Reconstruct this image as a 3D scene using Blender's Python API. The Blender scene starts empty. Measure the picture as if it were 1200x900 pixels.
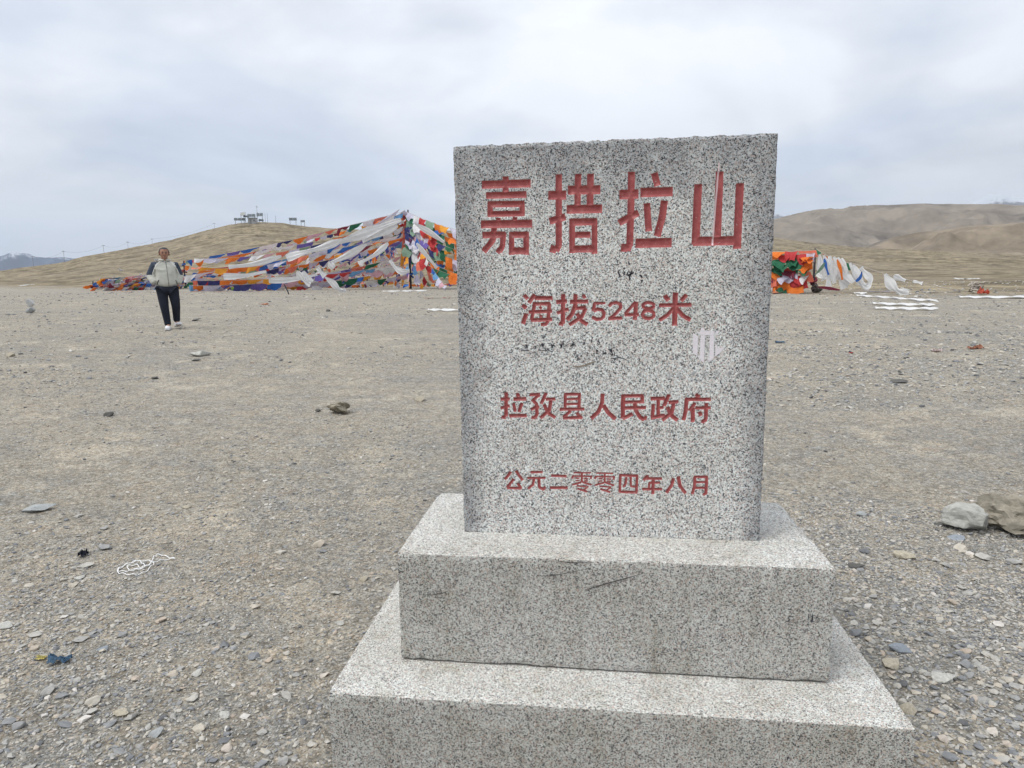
import bpy, bmesh, math, random
import numpy as np
from mathutils import Vector, Matrix, Quaternion

random.seed(11)
scene = bpy.context.scene
COL = scene.collection

# ------------------------------------------------------------------ camera
FPX = 776.0                                   # focal length in pixels of a 1200 px wide frame
YAW, PITCH, ROLL = -0.1210, -0.1482, -0.0129
EYE = np.array([0.4431, -2.1786, 1.5037])     # metres; slab front face is y = 0, ground at the monument z = 0
cy_, sy_ = math.cos(YAW), math.sin(YAW)
cp_, sp_ = math.cos(PITCH), math.sin(PITCH)
FWD = np.array([sy_ * cp_, cy_ * cp_, sp_])
R0 = np.array([cy_, -sy_, 0.0]); U0 = np.cross(R0, FWD)
RGT = math.cos(ROLL) * R0 + math.sin(ROLL) * U0
UPV = -math.sin(ROLL) * R0 + math.cos(ROLL) * U0
cam_data = bpy.data.cameras.new('camera')
cam = bpy.data.objects.new('camera', cam_data); COL.objects.link(cam)
cam_data.sensor_width = 36.0
cam_data.lens = FPX / 1200.0 * 36.0
cam_data.clip_start = 0.05; cam_data.clip_end = 60000
cam.matrix_world = Matrix(((RGT[0], UPV[0], -FWD[0], EYE[0]), (RGT[1], UPV[1], -FWD[1], EYE[1]),
                           (RGT[2], UPV[2], -FWD[2], EYE[2]), (0, 0, 0, 1)))
scene.camera = cam

# ------------------------------------------------------------------ light: overcast sky and a soft high sun
SUN_EL, SUN_AZ = math.radians(58), math.radians(-125)   # azimuth from +y towards +x
world = bpy.data.worlds.new('World'); scene.world = world; world.use_nodes = True
wn = world.node_tree; wn.nodes.clear()
def WN(t, **k):
    n = wn.nodes.new(t)
    for a, b in k.items(): setattr(n, a, b)
    return n
wo = WN('ShaderNodeOutputWorld')
sky = WN('ShaderNodeTexSky', sky_type='NISHITA', sun_disc=False, sun_elevation=SUN_EL, sun_rotation=SUN_AZ,
         altitude=5200, air_density=1.0, dust_density=1.0)
bg1 = WN('ShaderNodeBackground'); bg1.inputs[1].default_value = 0.10
wn.links.new(sky.outputs[0], bg1.inputs[0])
tc = WN('ShaderNodeTexCoord')
sepw = WN('ShaderNodeSeparateXYZ'); wn.links.new(tc.outputs['Generated'], sepw.inputs[0])
mxz = WN('ShaderNodeMath', operation='MAXIMUM'); wn.links.new(sepw.outputs[2], mxz.inputs[0]); mxz.inputs[1].default_value = 0.0
adz = WN('ShaderNodeMath', operation='ADD'); wn.links.new(mxz.outputs[0], adz.inputs[0]); adz.inputs[1].default_value = 0.16
dx = WN('ShaderNodeMath', operation='DIVIDE'); wn.links.new(sepw.outputs[0], dx.inputs[0]); wn.links.new(adz.outputs[0], dx.inputs[1])
dy = WN('ShaderNodeMath', operation='DIVIDE'); wn.links.new(sepw.outputs[1], dy.inputs[0]); wn.links.new(adz.outputs[0], dy.inputs[1])
cmb = WN('ShaderNodeCombineXYZ'); wn.links.new(dx.outputs[0], cmb.inputs[0]); wn.links.new(dy.outputs[0], cmb.inputs[1])
n1 = WN('ShaderNodeTexNoise'); n1.inputs['Scale'].default_value = 0.62; n1.inputs['Detail'].default_value = 8; n1.inputs['Roughness'].default_value = 0.55
n1.inputs['Distortion'].default_value = 0.6
wn.links.new(cmb.outputs[0], n1.inputs['Vector'])
r1 = WN('ShaderNodeValToRGB'); wn.links.new(n1.outputs[0], r1.inputs[0])
cr = r1.color_ramp; cr.elements[0].position = 0.37; cr.elements[0].color = (0.515, 0.54, 0.585, 1)
cr.elements[1].position = 0.63; cr.elements[1].color = (0.735, 0.75, 0.775, 1)
e = cr.elements.new(0.5); e.color = (0.645, 0.668, 0.705, 1)
bg2 = WN('ShaderNodeBackground'); bg2.inputs[1].default_value = 1.0
wn.links.new(r1.outputs[0], bg2.inputs[0])
# thin places in the cloud low in the sky where the blue comes through
n2 = WN('ShaderNodeTexNoise'); n2.inputs['Scale'].default_value = 0.8; n2.inputs['Detail'].default_value = 6
mp = WN('ShaderNodeMapping'); mp.inputs['Location'].default_value = (4.3, 1.7, 0); wn.links.new(cmb.outputs[0], mp.inputs[0]); wn.links.new(mp.outputs[0], n2.inputs['Vector'])
r2 = WN('ShaderNodeValToRGB'); wn.links.new(n2.outputs[0], r2.inputs[0])
r2.color_ramp.elements[0].position = 0.40; r2.color_ramp.elements[0].color = (0.70, 0.70, 0.70, 1)
r2.color_ramp.elements[1].position = 0.52; r2.color_ramp.elements[1].color = (1, 1, 1, 1)
mixw = WN('ShaderNodeMixShader'); wn.links.new(r2.outputs[0], mixw.inputs[0])
wn.links.new(bg1.outputs[0], mixw.inputs[1]); wn.links.new(bg2.outputs[0], mixw.inputs[2])
wn.links.new(mixw.outputs[0], wo.inputs[0])

sun_d = bpy.data.lights.new('sun', 'SUN'); sun_d.energy = 1.5; sun_d.angle = math.radians(32); sun_d.color = (1.0, 0.97, 0.92)
sun = bpy.data.objects.new('sun', sun_d); COL.objects.link(sun)
sd = Vector((math.sin(SUN_AZ) * math.cos(SUN_EL), math.cos(SUN_AZ) * math.cos(SUN_EL), math.sin(SUN_EL)))
sun.rotation_euler = sd.to_track_quat('Z', 'Y').to_euler(); sun.location = (0, 0, 30)
vs = scene.view_settings
vs.view_transform = 'Standard'; vs.look = 'None'; vs.exposure = 0.74; vs.gamma = 1.0; vs.use_curve_mapping = False

# ------------------------------------------------------------------ helpers
def ray(u, v):
    d = FWD + RGT * ((u - 600) / FPX) - UPV * ((v - 450) / FPX)
    return d
def azel(u, v):
    d = ray(u, v); return math.atan2(d[0], d[1]), math.atan2(d[2], math.hypot(d[0], d[1]))
def at(u, v, r):
    """point seen at pixel (u, v) at horizontal distance r from the eye"""
    d = ray(u, v); k = r / math.hypot(d[0], d[1]); return EYE + d * k
def on_plane_y(u, v, y=0.0):
    d = ray(u, v); return EYE + d * ((y - EYE[1]) / d[1])
def on_plane_z(u, v, z=0.0):
    d = ray(u, v); return EYE + d * ((z - EYE[2]) / d[2])

def hash2(ix, iy, s):
    h = (ix.astype(np.int64) * 374761393 + iy.astype(np.int64) * 668265263 + s * 974634777) & 0xffffffff
    h = ((h ^ (h >> 13)) * 1274126177) & 0xffffffff
    return ((h ^ (h >> 16)) & 0xffff) / 65535.0
def vnoise(x, y, s=0):
    x = np.asarray(x, float); y = np.asarray(y, float)
    ix = np.floor(x); iy = np.floor(y); fx = x - ix; fy = y - iy
    fx = fx * fx * (3 - 2 * fx); fy = fy * fy * (3 - 2 * fy)
    a = hash2(ix, iy, s); b = hash2(ix + 1, iy, s); c = hash2(ix, iy + 1, s); d = hash2(ix + 1, iy + 1, s)
    return (a * (1 - fx) + b * fx) * (1 - fy) + (c * (1 - fx) + d * fx) * fy
def fbm(x, y, o=5, s=0, g=0.5):
    t = 0; a = 1; n = 0
    for k in range(o):
        t = t + a * vnoise(x * 2 ** k + 17.3 * k, y * 2 ** k - 9.1 * k, s + k); n += a; a *= g
    return t / n - 0.5

def sstep(a, b, x):
    t = np.clip((x - a) / (b - a), 0, 1); return t * t * (3 - 2 * t)

def link(o, parent=None):
    COL.objects.link(o)
    if parent is not None: o.parent = parent
    return o
def mesh_obj(name, verts, faces, mat=None, parent=None, smooth=False):
    m = bpy.data.meshes.new(name); m.from_pydata([tuple(map(float, v)) for v in verts], [], faces); m.update()
    if mat: m.materials.append(mat)
    if smooth:
        m.polygons.foreach_set('use_smooth', [True] * len(m.polygons))
    o = bpy.data.objects.new(name, m); return link(o, parent)
def np_mesh(name, V, Q, mat, attrs=None, smooth=True, parent=None):
    """big quad mesh from numpy arrays"""
    m = bpy.data.meshes.new(name)
    m.vertices.add(len(V)); m.vertices.foreach_set('co', np.asarray(V, np.float32).ravel())
    Q = np.asarray(Q, np.int32); n = len(Q); k = Q.shape[1]
    m.loops.add(n * k); m.loops.foreach_set('vertex_index', Q.ravel())
    m.polygons.add(n); m.polygons.foreach_set('loop_start', np.arange(0, n * k, k, dtype=np.int32))
    m.polygons.foreach_set('use_smooth', np.full(n, smooth))
    for an, av in (attrs or {}).items():
        a = m.attributes.new(an, 'FLOAT', 'POINT'); a.data.foreach_set('value', np.asarray(av, np.float32))
    m.update(calc_edges=True); m.validate()
    m.materials.append(mat)
    o = bpy.data.objects.new(name, m); return link(o, parent)
def empty(name, loc=(0, 0, 0), rz=0.0):
    o = bpy.data.objects.new(name, None); o.location = loc; o.rotation_euler = (0, 0, rz); o.empty_display_size = 0.1
    return link(o)
def tag(o, label=None, cat=None, group=None, kind=None):
    if label: o['label'] = label
    if cat: o['category'] = cat
    if group: o['group'] = group
    if kind: o['kind'] = kind
    return o
def bm_obj(name, bm, mat, parent=None, smooth=False):
    m = bpy.data.meshes.new(name); bm.normal_update(); bm.to_mesh(m); bm.free()
    for x in (mat if isinstance(mat, (list, tuple)) else [mat]): m.materials.append(x)
    if smooth: m.polygons.foreach_set('use_smooth', [True] * len(m.polygons))
    o = bpy.data.objects.new(name, m); return link(o, parent)
def add_box(bm, c, s, rot=None, bevel=0.0):
    r = bmesh.ops.create_cube(bm, size=1.0)
    M = Matrix.Translation(Vector(c)) @ (rot.to_4x4() if rot is not None else Matrix.Identity(4)) @ Matrix.Diagonal((s[0], s[1], s[2], 1))
    bmesh.ops.transform(bm, matrix=M, verts=r['verts'])
    if bevel:
        es = list({e for v in r['verts'] for e in v.link_edges})
        bmesh.ops.bevel(bm, geom=es, offset=bevel, segments=1, affect='EDGES')
def add_tube(bm, pts, rad, seg=6):
    pts = [Vector(p) for p in pts]; rings = []
    for i, p in enumerate(pts):
        t = (pts[min(i + 1, len(pts) - 1)] - pts[max(i - 1, 0)]).normalized()
        a = t.cross(Vector((0, 0, 1)))
        if a.length < 0.05: a = t.cross(Vector((1, 0, 0)))
        a.normalize(); b = t.cross(a)
        rr = rad[i] if isinstance(rad, (list, tuple)) else rad
        rings.append([bm.verts.new(p + (a * math.cos(q) + b * math.sin(q)) * rr) for q in [2 * math.pi * k / seg for k in range(seg)]])
    for i in range(len(rings) - 1):
        for k in range(seg):
            bm.faces.new((rings[i][k], rings[i][(k + 1) % seg], rings[i + 1][(k + 1) % seg], rings[i + 1][k]))
    bm.faces.new(rings[0][::-1]); bm.faces.new(rings[-1])

# ------------------------------------------------------------------ materials
class NT:
    def __init__(s, name, rough=0.9, spec=0.3):
        s.m = bpy.data.materials.new(name); s.m.use_nodes = True; s.t = s.m.node_tree
        s.b = s.t.nodes['Principled BSDF']; s.b.inputs['Roughness'].default_value = rough
        s.b.inputs['Specular IOR Level'].default_value = spec
    def n(s, t, ins=None, **k):
        n = s.t.nodes.new(t)
        for a, b in k.items(): setattr(n, a, b)
        for a, b in (ins or {}).items():
            if isinstance(b, bpy.types.NodeSocket): s.t.links.new(b, n.inputs[a])
            else: n.inputs[a].default_value = b
        return n
    def l(s, a, b): s.t.links.new(a, b)
    def ramp(s, fac, stops, interp='LINEAR'):
        n = s.n('ShaderNodeValToRGB', {0: fac}); c = n.color_ramp; c.interpolation = interp
        while len(c.elements) < len(stops): c.elements.new(0.5)
        for e, (p, col) in zip(c.elements, stops):
            e.position = p; e.color = tuple(col) + (1,) if isinstance(col, (tuple, list)) else (col, col, col, 1)
        return n.outputs[0]
    def mix(s, f, a, b, mode='MIX'):
        n = s.n('ShaderNodeMix', data_type='RGBA', blend_type=mode)
        for sock, v in ((n.inputs[0], f), (n.inputs[6], a), (n.inputs[7], b)):
            if isinstance(v, bpy.types.NodeSocket): s.l(v, sock)
            else: sock.default_value = v if not isinstance(v, tuple) else tuple(v) + (1,)
        return n.outputs[2]
    def math(s, op, a, b=0.0):
        n = s.n('ShaderNodeMath', operation=op)
        for i, v in enumerate((a, b)):
            if isinstance(v, bpy.types.NodeSocket): s.l(v, n.inputs[i])
            else: n.inputs[i].default_value = v
        return n.outputs[0]
    def noise(s, vec, scale, detail=4, rough=0.5, out=0):
        return s.n('ShaderNodeTexNoise', {'Vector': vec, 'Scale': scale, 'Detail': detail, 'Roughness': rough}).outputs[out]
    def vor(s, vec, scale, out='Color', rand=1.0):
        return s.n('ShaderNodeTexVoronoi', {'Vector': vec, 'Scale': scale, 'Randomness': rand}).outputs[out]
    def sep(s, c): return s.n('ShaderNodeSeparateColor', {0: c}).outputs
    def attr(s, name, kind='GEOMETRY', out='Fac'):
        return s.n('ShaderNodeAttribute', attribute_name=name, attribute_type=kind).outputs[out]
    def bump(s, h, strength, dist):
        n = s.n('ShaderNodeBump', {'Height': h, 'Strength': strength, 'Distance': dist}); s.l(n.outputs[0], s.b.inputs['Normal'])
    def color(s, c):
        if isinstance(c, bpy.types.NodeSocket): s.l(c, s.b.inputs['Base Color'])
        else: s.b.inputs['Base Color'].default_value = tuple(c) + (1,)
    def obj(s): return s.n('ShaderNodeTexCoord').outputs['Object']

def granite(name, grain=185, light=1.0, engraved=False, warm=0.0, dirty=0.5, coarse=1.0):
    N = NT(name, 0.62, 0.35); P = N.obj()
    wob = N.n('ShaderNodeMix', {0: 0.006}, data_type='VECTOR')
    nv = N.noise(P, 90, 2, 0.5, out=1)
    wob = N.n('ShaderNodeVectorMath', operation='MULTIPLY_ADD', ins={0: nv, 1: (0.006, 0.006, 0.006), 2: P}).outputs[0]
    a = N.sep(N.vor(wob, grain))[0]
    b = N.sep(N.vor(wob, grain * 2.1))[1]
    c = N.sep(N.vor(wob, grain * 0.62))[2]
    L = light
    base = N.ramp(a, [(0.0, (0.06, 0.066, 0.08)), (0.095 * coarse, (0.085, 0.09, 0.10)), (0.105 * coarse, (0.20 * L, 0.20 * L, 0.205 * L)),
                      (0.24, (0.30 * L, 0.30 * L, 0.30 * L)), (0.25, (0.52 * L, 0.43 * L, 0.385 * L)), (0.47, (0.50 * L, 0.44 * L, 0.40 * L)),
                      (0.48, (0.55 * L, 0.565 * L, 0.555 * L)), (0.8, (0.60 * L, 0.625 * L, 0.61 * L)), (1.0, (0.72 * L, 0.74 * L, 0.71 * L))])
    fine = N.ramp(b, [(0.0, 0.35), (0.07 * coarse, 0.42), (0.10 * coarse, 0.84), (0.5, 0.95), (1.0, 1.1)])
    base = N.mix(1.0, base, fine, 'MULTIPLY')
    cl = N.ramp(c, [(0.0, 0.62), (0.13, 0.72), (0.2, 0.98), (1.0, 1.05)])
    base = N.mix(1.0, base, cl, 'MULTIPLY')
    big = N.ramp(N.noise(P, 5.0, 5, 0.6), [(0.32, (0.80, 0.785, 0.745)), (0.55, (1, 1, 1)), (0.8, (1.05, 1.05, 1.05))])
    base = N.mix(dirty, base, N.mix(1.0, base, big, 'MULTIPLY'))
    if name != 'granite_carved_slab':        # rain streaks and dust stains running down the sides
        st_ = N.n('ShaderNodeMapping', {0: P}); st_.inputs['Scale'].default_value = (26, 26, 2.2)
        base = N.mix(1.0, base, N.ramp(N.noise(st_.outputs[0], 1.0, 5, 0.6), [(0.34, (0.86, 0.85, 0.82)), (0.48, (1, 1, 1))]), 'MULTIPLY')
        base = N.mix(1.0, base, N.ramp(N.noise(P, 11.0, 6, 0.7), [(0.33, (0.87, 0.86, 0.82)), (0.46, (1, 1, 1))]), 'MULTIPLY')
    if warm: base = N.mix(warm, base, N.mix(1.0, base, (0.96, 0.93, 0.85), 'MULTIPLY'))
    hb = N.noise(P, 420, 3, 0.6)
    if engraved:
        # weathering along the edges of the slab: irregular dark film
        ed = N.attr('edge')
        nz = N.noise(P, 9, 6, 0.65)
        f = N.math('SUBTRACT', N.math('ADD', nz, 0.08), N.math('MULTIPLY', ed, 3.2))
        f = N.ramp(f, [(0.05, 0.0), (0.5, 0.85)])
        base = N.mix(f, base, N.mix(1.0, base, (0.47, 0.48, 0.51), 'MULTIPLY'))
        g = N.attr('groove')                     # signed distance to the carved strokes, in mm
        chip = N.math('ADD', g, N.math('MULTIPLY', N.math('SUBTRACT', N.noise(P, 260, 4, 0.7), 0.5), 1.6))
        m = N.ramp(N.math('ADD', N.math('MULTIPLY', chip, 1.0), 0.5), [(0.35, 1.0), (0.65, 0.0)])
        worn = N.ramp(N.noise(P, 130, 5, 0.75), [(0.64, 1.0), (0.68, 0.0)])
        m = N.math('MULTIPLY', m, worn)
        red = N.ramp(N.noise(P, 60, 5, 0.65), [(0.3, (0.26, 0.052, 0.055)), (0.55, (0.34, 0.078, 0.075)), (0.75, (0.42, 0.15, 0.14))])
        base = N.mix(m, base, red)
        dr = N.attr('drip')
        md = N.ramp(N.math('ADD', N.math('ADD', dr, 0.5), N.math('MULTIPLY', N.math('SUBTRACT', N.noise(P, 200, 3), 0.5), 1.2)), [(0.4, 1.0), (0.6, 0.0)])
        base = N.mix(md, base, (0.74, 0.55, 0.56))
        rr = N.math('SUBTRACT', 0.62, N.math('MULTIPLY', m, 0.12)); N.l(rr, N.b.inputs['Roughness'])
    N.color(base); N.bump(hb, 0.25, 0.0015)
    return N.m
M_SLAB = granite('granite_carved_slab', 310, 1.22, engraved=True, coarse=1.35)
M_SLABBODY = granite('granite_sawn_edge', 300, 0.88)
M_TOP = granite('granite_pale_top', 340, 1.12, warm=0.25, dirty=0.7, coarse=0.45)  # paler, less speckled granite for the top faces of the steps
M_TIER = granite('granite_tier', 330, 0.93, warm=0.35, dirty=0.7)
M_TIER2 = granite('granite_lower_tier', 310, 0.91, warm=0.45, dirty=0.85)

def simple(name, col, rough=0.85, var=0.15, scale=20, spec=0.25, bump=0.0):
    N = NT(name, rough, spec); P = N.obj()
    n = N.noise(P, scale, 4, 0.6)
    c = N.ramp(n, [(0.3, tuple(x * (1 - var) for x in col)), (0.7, tuple(min(1, x * (1 + var)) for x in col))])
    N.color(c)
    if bump: N.bump(n, bump, 0.01)
    return N.m

def make_ground_mat():
    N = NT('gravelly_ground', 0.97, 0.08); P = N.n('ShaderNodeNewGeometry').outputs['Position']
    big = N.noise(P, 0.33, 6, 0.62); mid = N.noise(P, 2.1, 6, 0.65); fin = N.noise(P, 26, 4, 0.7)
    wide = N.noise(P, 0.09, 4, 0.6)
    grey = N.ramp(fin, [(0.3, (0.27, 0.255, 0.225)), (0.7, (0.43, 0.408, 0.365))])
    tan = N.ramp(fin, [(0.3, (0.315, 0.284, 0.235)), (0.7, (0.48, 0.442, 0.375))])
    f = N.ramp(N.math('ADD', N.math('MULTIPLY', big, 0.5), N.math('MULTIPLY', mid, 0.5)), [(0.45, 0.0), (0.55, 1.0)])
    dirt = N.mix(f, grey, tan)
    pale = N.ramp(N.noise(P, 1.15, 5, 0.7), [(0.55, 0.0), (0.64, 0.75)])
    dirt = N.mix(pale, dirt, (0.54, 0.485, 0.395))
    mpt = N.n('ShaderNodeMapping', {0: P}); mpt.inputs['Rotation'].default_value = (0, 0, 0.45); mpt.inputs['Scale'].default_value = (0.06, 1.1, 1)
    trk = N.ramp(N.noise(mpt.outputs[0], 1.0, 4, 0.55), [(0.44, 0.0), (0.50, 0.42), (0.56, 0.0)])
    dirt = N.mix(trk, dirt, (0.46, 0.41, 0.335))
    rus = N.ramp(N.noise(P, 3.1, 5, 0.7), [(0.60, 0.0), (0.75, 0.6)])
    dirt = N.mix(rus, dirt, (0.42, 0.32, 0.23))
    # pebbles too small to build: three sizes of cells
    for sc, lo, hi, am in ((130, 0.62, 1.32, 0.8), (46, 0.62, 1.30, 0.5), (11, 0.75, 1.2, 0.3)):
        v = N.vor(P, sc); d = N.vor(P, sc, 'Distance')
        sp = N.sep(v)
        k = N.ramp(sp[0], [(0.0, lo * 0.75), (0.15, lo), (0.5, 1.0), (1.0, hi)])
        edge = N.ramp(d, [(0.45, 1.0), (0.8, 0.72)])  # shade in the gaps between pebbles, multiplied into the colour
        k = N.mix(1.0, k, edge, 'MULTIPLY')
        tint = N.ramp(sp[2], [(0.0, (0.94, 1.0, 1.07)), (0.5, (1, 1, 1)), (1.0, (1.06, 0.99, 0.90))])
        dirt = N.mix(am, dirt, N.mix(1.0, N.mix(1.0, dirt, k, 'MULTIPLY'), tint, 'MULTIPLY'))
    # dry upland grass beyond the gravel
    gn = N.noise(P, 0.45, 8, 0.72); gm = N.noise(P, 0.05, 6, 0.6)
    gr = N.ramp(gn, [(0.38, (0.09, 0.075, 0.055)), (0.45, (0.19, 0.158, 0.108)), (0.54, (0.30, 0.25, 0.165)), (0.66, (0.41, 0.355, 0.25))])
    gr = N.mix(N.ramp(gm, [(0.4, 0.0), (0.62, 0.55)]), gr, (0.25, 0.212, 0.165))
    clump = N.ramp(N.noise(P, 0.11, 9, 0.78), [(0.40, 0.55), (0.50, 0.92), (0.62, 1.06)])
    gr = N.mix(1.0, gr, clump, 'MULTIPLY')
    ga = N.attr('grass')
    gf = N.ramp(N.math('ADD', ga, N.math('MULTIPLY', N.math('SUBTRACT', N.noise(P, 0.22, 6, 0.7), 0.5), 0.55)), [(0.45, 0.0), (0.56, 1.0)])
    c = N.mix(gf, dirt, gr)
    N.color(c)
    vb = N.vor(P, 60, 'Distance'); 
    h = N.math('ADD', N.math('MULTIPLY', N.noise(P, 40, 6, 0.75), 0.9), N.math('MULTIPLY', vb, -0.25))
    N.bump(h, 0.9, 0.02)
    return N.m
M_GROUND = make_ground_mat()

def make_hill_mat(name, c1, c2, scale, snow=None, dark=None):
    N = NT(name, 1.0, 0.05); P = N.n('ShaderNodeNewGeometry').outputs['Position']
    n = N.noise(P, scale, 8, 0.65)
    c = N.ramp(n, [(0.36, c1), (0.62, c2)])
    if dark:
        c = N.mix(N.ramp(N.noise(P, scale * 0.45, 7, 0.7), [(0.56, 0.0), (0.66, 0.75)]), c, dark)
    if snow:
        z = N.n('ShaderNodeSeparateXYZ', {0: P}).outputs[2]
        k = N.math('ADD', N.math('DIVIDE', N.math('SUBTRACT', z, snow), 200.0), N.math('MULTIPLY', N.math('SUBTRACT', N.noise(P, 0.0022, 8, 0.75), 0.5), 4.0))
        c = N.mix(N.ramp(k, [(0.0, 0.0), (0.25, 1.0)]), c, (0.62, 0.65, 0.70))
    N.color(c); return N.m
M_HILLS = make_hill_mat('brown_hillside', (0.17, 0.148, 0.124), (0.275, 0.242, 0.203), 0.012, dark=(0.085, 0.078, 0.075))
M_HILLN = make_hill_mat('brown_near_hillside', (0.16, 0.132, 0.098), (0.285, 0.238, 0.18), 0.02, dark=(0.13, 0.12, 0.115))
M_PEAK = make_hill_mat('far_mountain_haze_blue', (0.025, 0.045, 0.10), (0.05, 0.075, 0.14), 0.0015, snow=470)  # blue of distant haze painted into the rock colour
M_PEAKR = make_hill_mat('snow_mountain_rock', (0.13, 0.12, 0.12), (0.2, 0.19, 0.19), 0.0015, snow=1050)

# ------------------------------------------------------------------ terrain
RIDGE_PX = [(-900, 330), (-400, 327), (-150, 322), (0, 317), (39, 312), (76, 307), (100, 300), (150, 291), (200, 281), (240, 270), (262, 264.5), (280, 261),
            (300, 259.5), (330, 261), (360, 265), (390, 267.5), (440, 269), (540, 270), (700, 270), (830, 273), (905, 278), (950, 284),
            (1000, 289), (1100, 294), (1200, 299), (1350, 302), (1700, 300)]
ra = np.array([azel(u, v) for u, v in RIDGE_PX])
GRASS_PX = [(-400, 337), (0, 336), (110, 338), (300, 338), (540, 336), (905, 339), (1000, 341), (1100, 346), (1200, 347), (1600, 348)]
BR = np.linspace(0, 100, 201)
BZ = np.interp(BR, [0, 3, 6, 10, 16, 22, 28, 36, 45, 58, 70, 100], [0, 0, 0.11, 0.31, 0.60, 0.85, 1.06, 1.24, 1.37, 1.46, 1.52, 1.68])
BZ = np.convolve(np.pad(BZ, 6, 'edge'), np.ones(13) / 13, 'valid')
def base_z(r):
    return np.interp(r, BR, BZ)
RR = 300.0
def ground_z(x, y):
    x = np.asarray(x, float); y = np.asarray(y, float)
    dx_ = x - EYE[0]; dy_ = y - EYE[1]
    r = np.hypot(dx_, dy_); az = np.arctan2(dx_, dy_)
    ab = np.abs(az)
    el = np.interp(az, ra[:, 0], ra[:, 1])
    el = np.where(ab > 1.6, 0.004, el)
    zR = EYE[2] + RR * np.tan(el)
    z0 = base_z(np.minimum(r, 70))
    s = (r - 70) / (RR - 70)
    sc_ = np.clip(s, 0, 1)
    rise = z0 + (zR - z0) * (0.35 * sc_ + 0.65 * sc_ ** 1.7)
    over = np.clip(s - 1, 0, None)
    fall = zR - over ** 1.6 * 22 / (1 + over * 0.12)
    fall = np.maximum(fall, -90)
    z = np.where(s < 0, z0, np.where(s <= 1, rise, fall))
    # relief, fading out at the monument so that its foot stays level
    w = sstep(4, 14, r)
    z = z + fbm((x * 0.8 + y * 0.6) * 0.19 + 3.3, (y * 0.8 - x * 0.6) * 0.19, 5, 3, 0.6) * 0.13 * w * (1 - 0.5 * sstep(14, 24, r))
    z = z + fbm(x * 0.02, y * 0.02, 5, 9) * 2.4 * sstep(75, 190, r) * (1 - sstep(240, 300, r)) 
    z = z + fbm(x * 0.25, y * 0.25, 3, 29) * 0.5 * sstep(90, 200, r)
    return z
def gz(x, y): return float(ground_z(np.array([x]), np.array([y]))[0])
def on_ground(u, v, rmax=400):
    """first hit of the pixel's ray with the terrain"""
    d = ray(u, v); k = d / math.hypot(d[0], d[1])
    rs = np.geomspace(0.8, rmax, 1500)
    P = EYE[None] + rs[:, None] * k[None]
    below = P[:, 2] <= ground_z(P[:, 0], P[:, 1])
    i = int(np.argmax(below)) if below.any() else len(rs) - 1
    lo, hi = rs[max(i - 1, 0)], rs[i]
    for _ in range(18):
        m_ = (lo + hi) / 2; q = EYE + m_ * k
        if q[2] <= gz(q[0], q[1]): hi = m_
        else: lo = m_
    q = EYE + hi * k
    return np.array([q[0], q[1], gz(q[0], q[1])])

ga = np.array([[azel(u, v)[0], math.hypot(*(on_ground(u, v, 300)[:2] - EYE[:2]))] for u, v in GRASS_PX])
print('grass', ga[:, 1].round(1))
azv = np.concatenate([np.linspace(-math.pi, -0.98, 45)[:-1], np.linspace(-0.98, 0.72, 520), np.linspace(0.72, math.pi, 50)[1:-1]])
rv = np.concatenate([[0.02], np.geomspace(0.35, 330, 480), np.geomspace(340, 15500, 40)])
A, Rr = np.meshgrid(azv, rv)
X = EYE[0] + Rr * np.sin(A); Y = EYE[1] + Rr * np.cos(A); Z = ground_z(X, Y)
Z = Z + fbm(X * 3.1, Y * 3.1, 3, 41) * 0.025 * (1 - sstep(12, 25, Rr)) + fbm(X * 14, Y * 14, 3, 51) * 0.012 * (1 - sstep(5, 10, Rr))
gbound = np.interp(A, ga[:, 0], ga[:, 1])
G = np.clip(0.5 * Rr / gbound, 0, 1)
na, nr = len(azv), len(rv)
I = np.arange(nr)[:-1, None] * na + np.arange(na)[None, :]; J = np.arange(nr)[:-1, None] * na + (np.arange(na)[None, :] + 1) % na
Q = np.stack([I, J, J + na, I + na], -1).reshape(-1, 4)
V = np.stack([X, Y, Z], -1).reshape(-1, 3)
ground = np_mesh('ground', V, Q[:, ::-1], M_GROUND, {'grass': G.ravel()})
tag(ground, kind='structure')

def hill(name, pxs, R, width, mat, seed, rough, base=-80.0, steps=90, lowfac=1.0, n=260):
    aa = np.array([azel(u, v) for u, v in pxs])
    azs = np.linspace(aa[0, 0], aa[-1, 0], n); el = np.interp(azs, aa[:, 0], aa[:, 1])
    el = np.convolve(np.pad(el, 3, 'edge'), np.ones(7) / 7, 'valid')
    s = np.linspace(-1, 1, steps)
    A, S = np.meshgrid(azs, s)
    r = R + S * width
    pk = EYE[2] + R * np.tan(el)[None, :]
    prof = np.where(S < 0, (1 - np.abs(S) ** 1.55), (1 - np.abs(S) ** 2))
    x = EYE[0] + r * np.sin(A); y = EYE[1] + r * np.cos(A)
    k = 1.0 / (width * 0.5)
    rid = 1 - 2 * np.abs(fbm(x * k * 2.2, y * k * 2.2, 6, seed)) * 1.6
    z = base + (pk - base) * prof * (1 - (1 - np.clip(rid, 0, 1)) * rough * (1 - np.exp(-((S / 0.16) ** 2)) * 0.9))
    na = n
    I = np.arange(steps)[:-1, None] * na + np.arange(na - 1)[None, :]
    Q = np.stack([I, I + 1, I + 1 + na, I + na], -1).reshape(-1, 4)
    return tag(np_mesh(name, np.stack([x, y, z], -1).reshape(-1, 3), Q[:, ::-1], mat), kind='structure')
hill('hills', [(760, 285), (860, 268), (905, 257), (925, 253), (950, 246.5), (1000, 241.5), (1050, 239), (1080, 237.5), (1130, 238.5), (1200, 240),
               (1330, 238), (1500, 246), (1700, 262)], 1900, 900, M_HILLS, 5, 0.30, base=-90)
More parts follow.
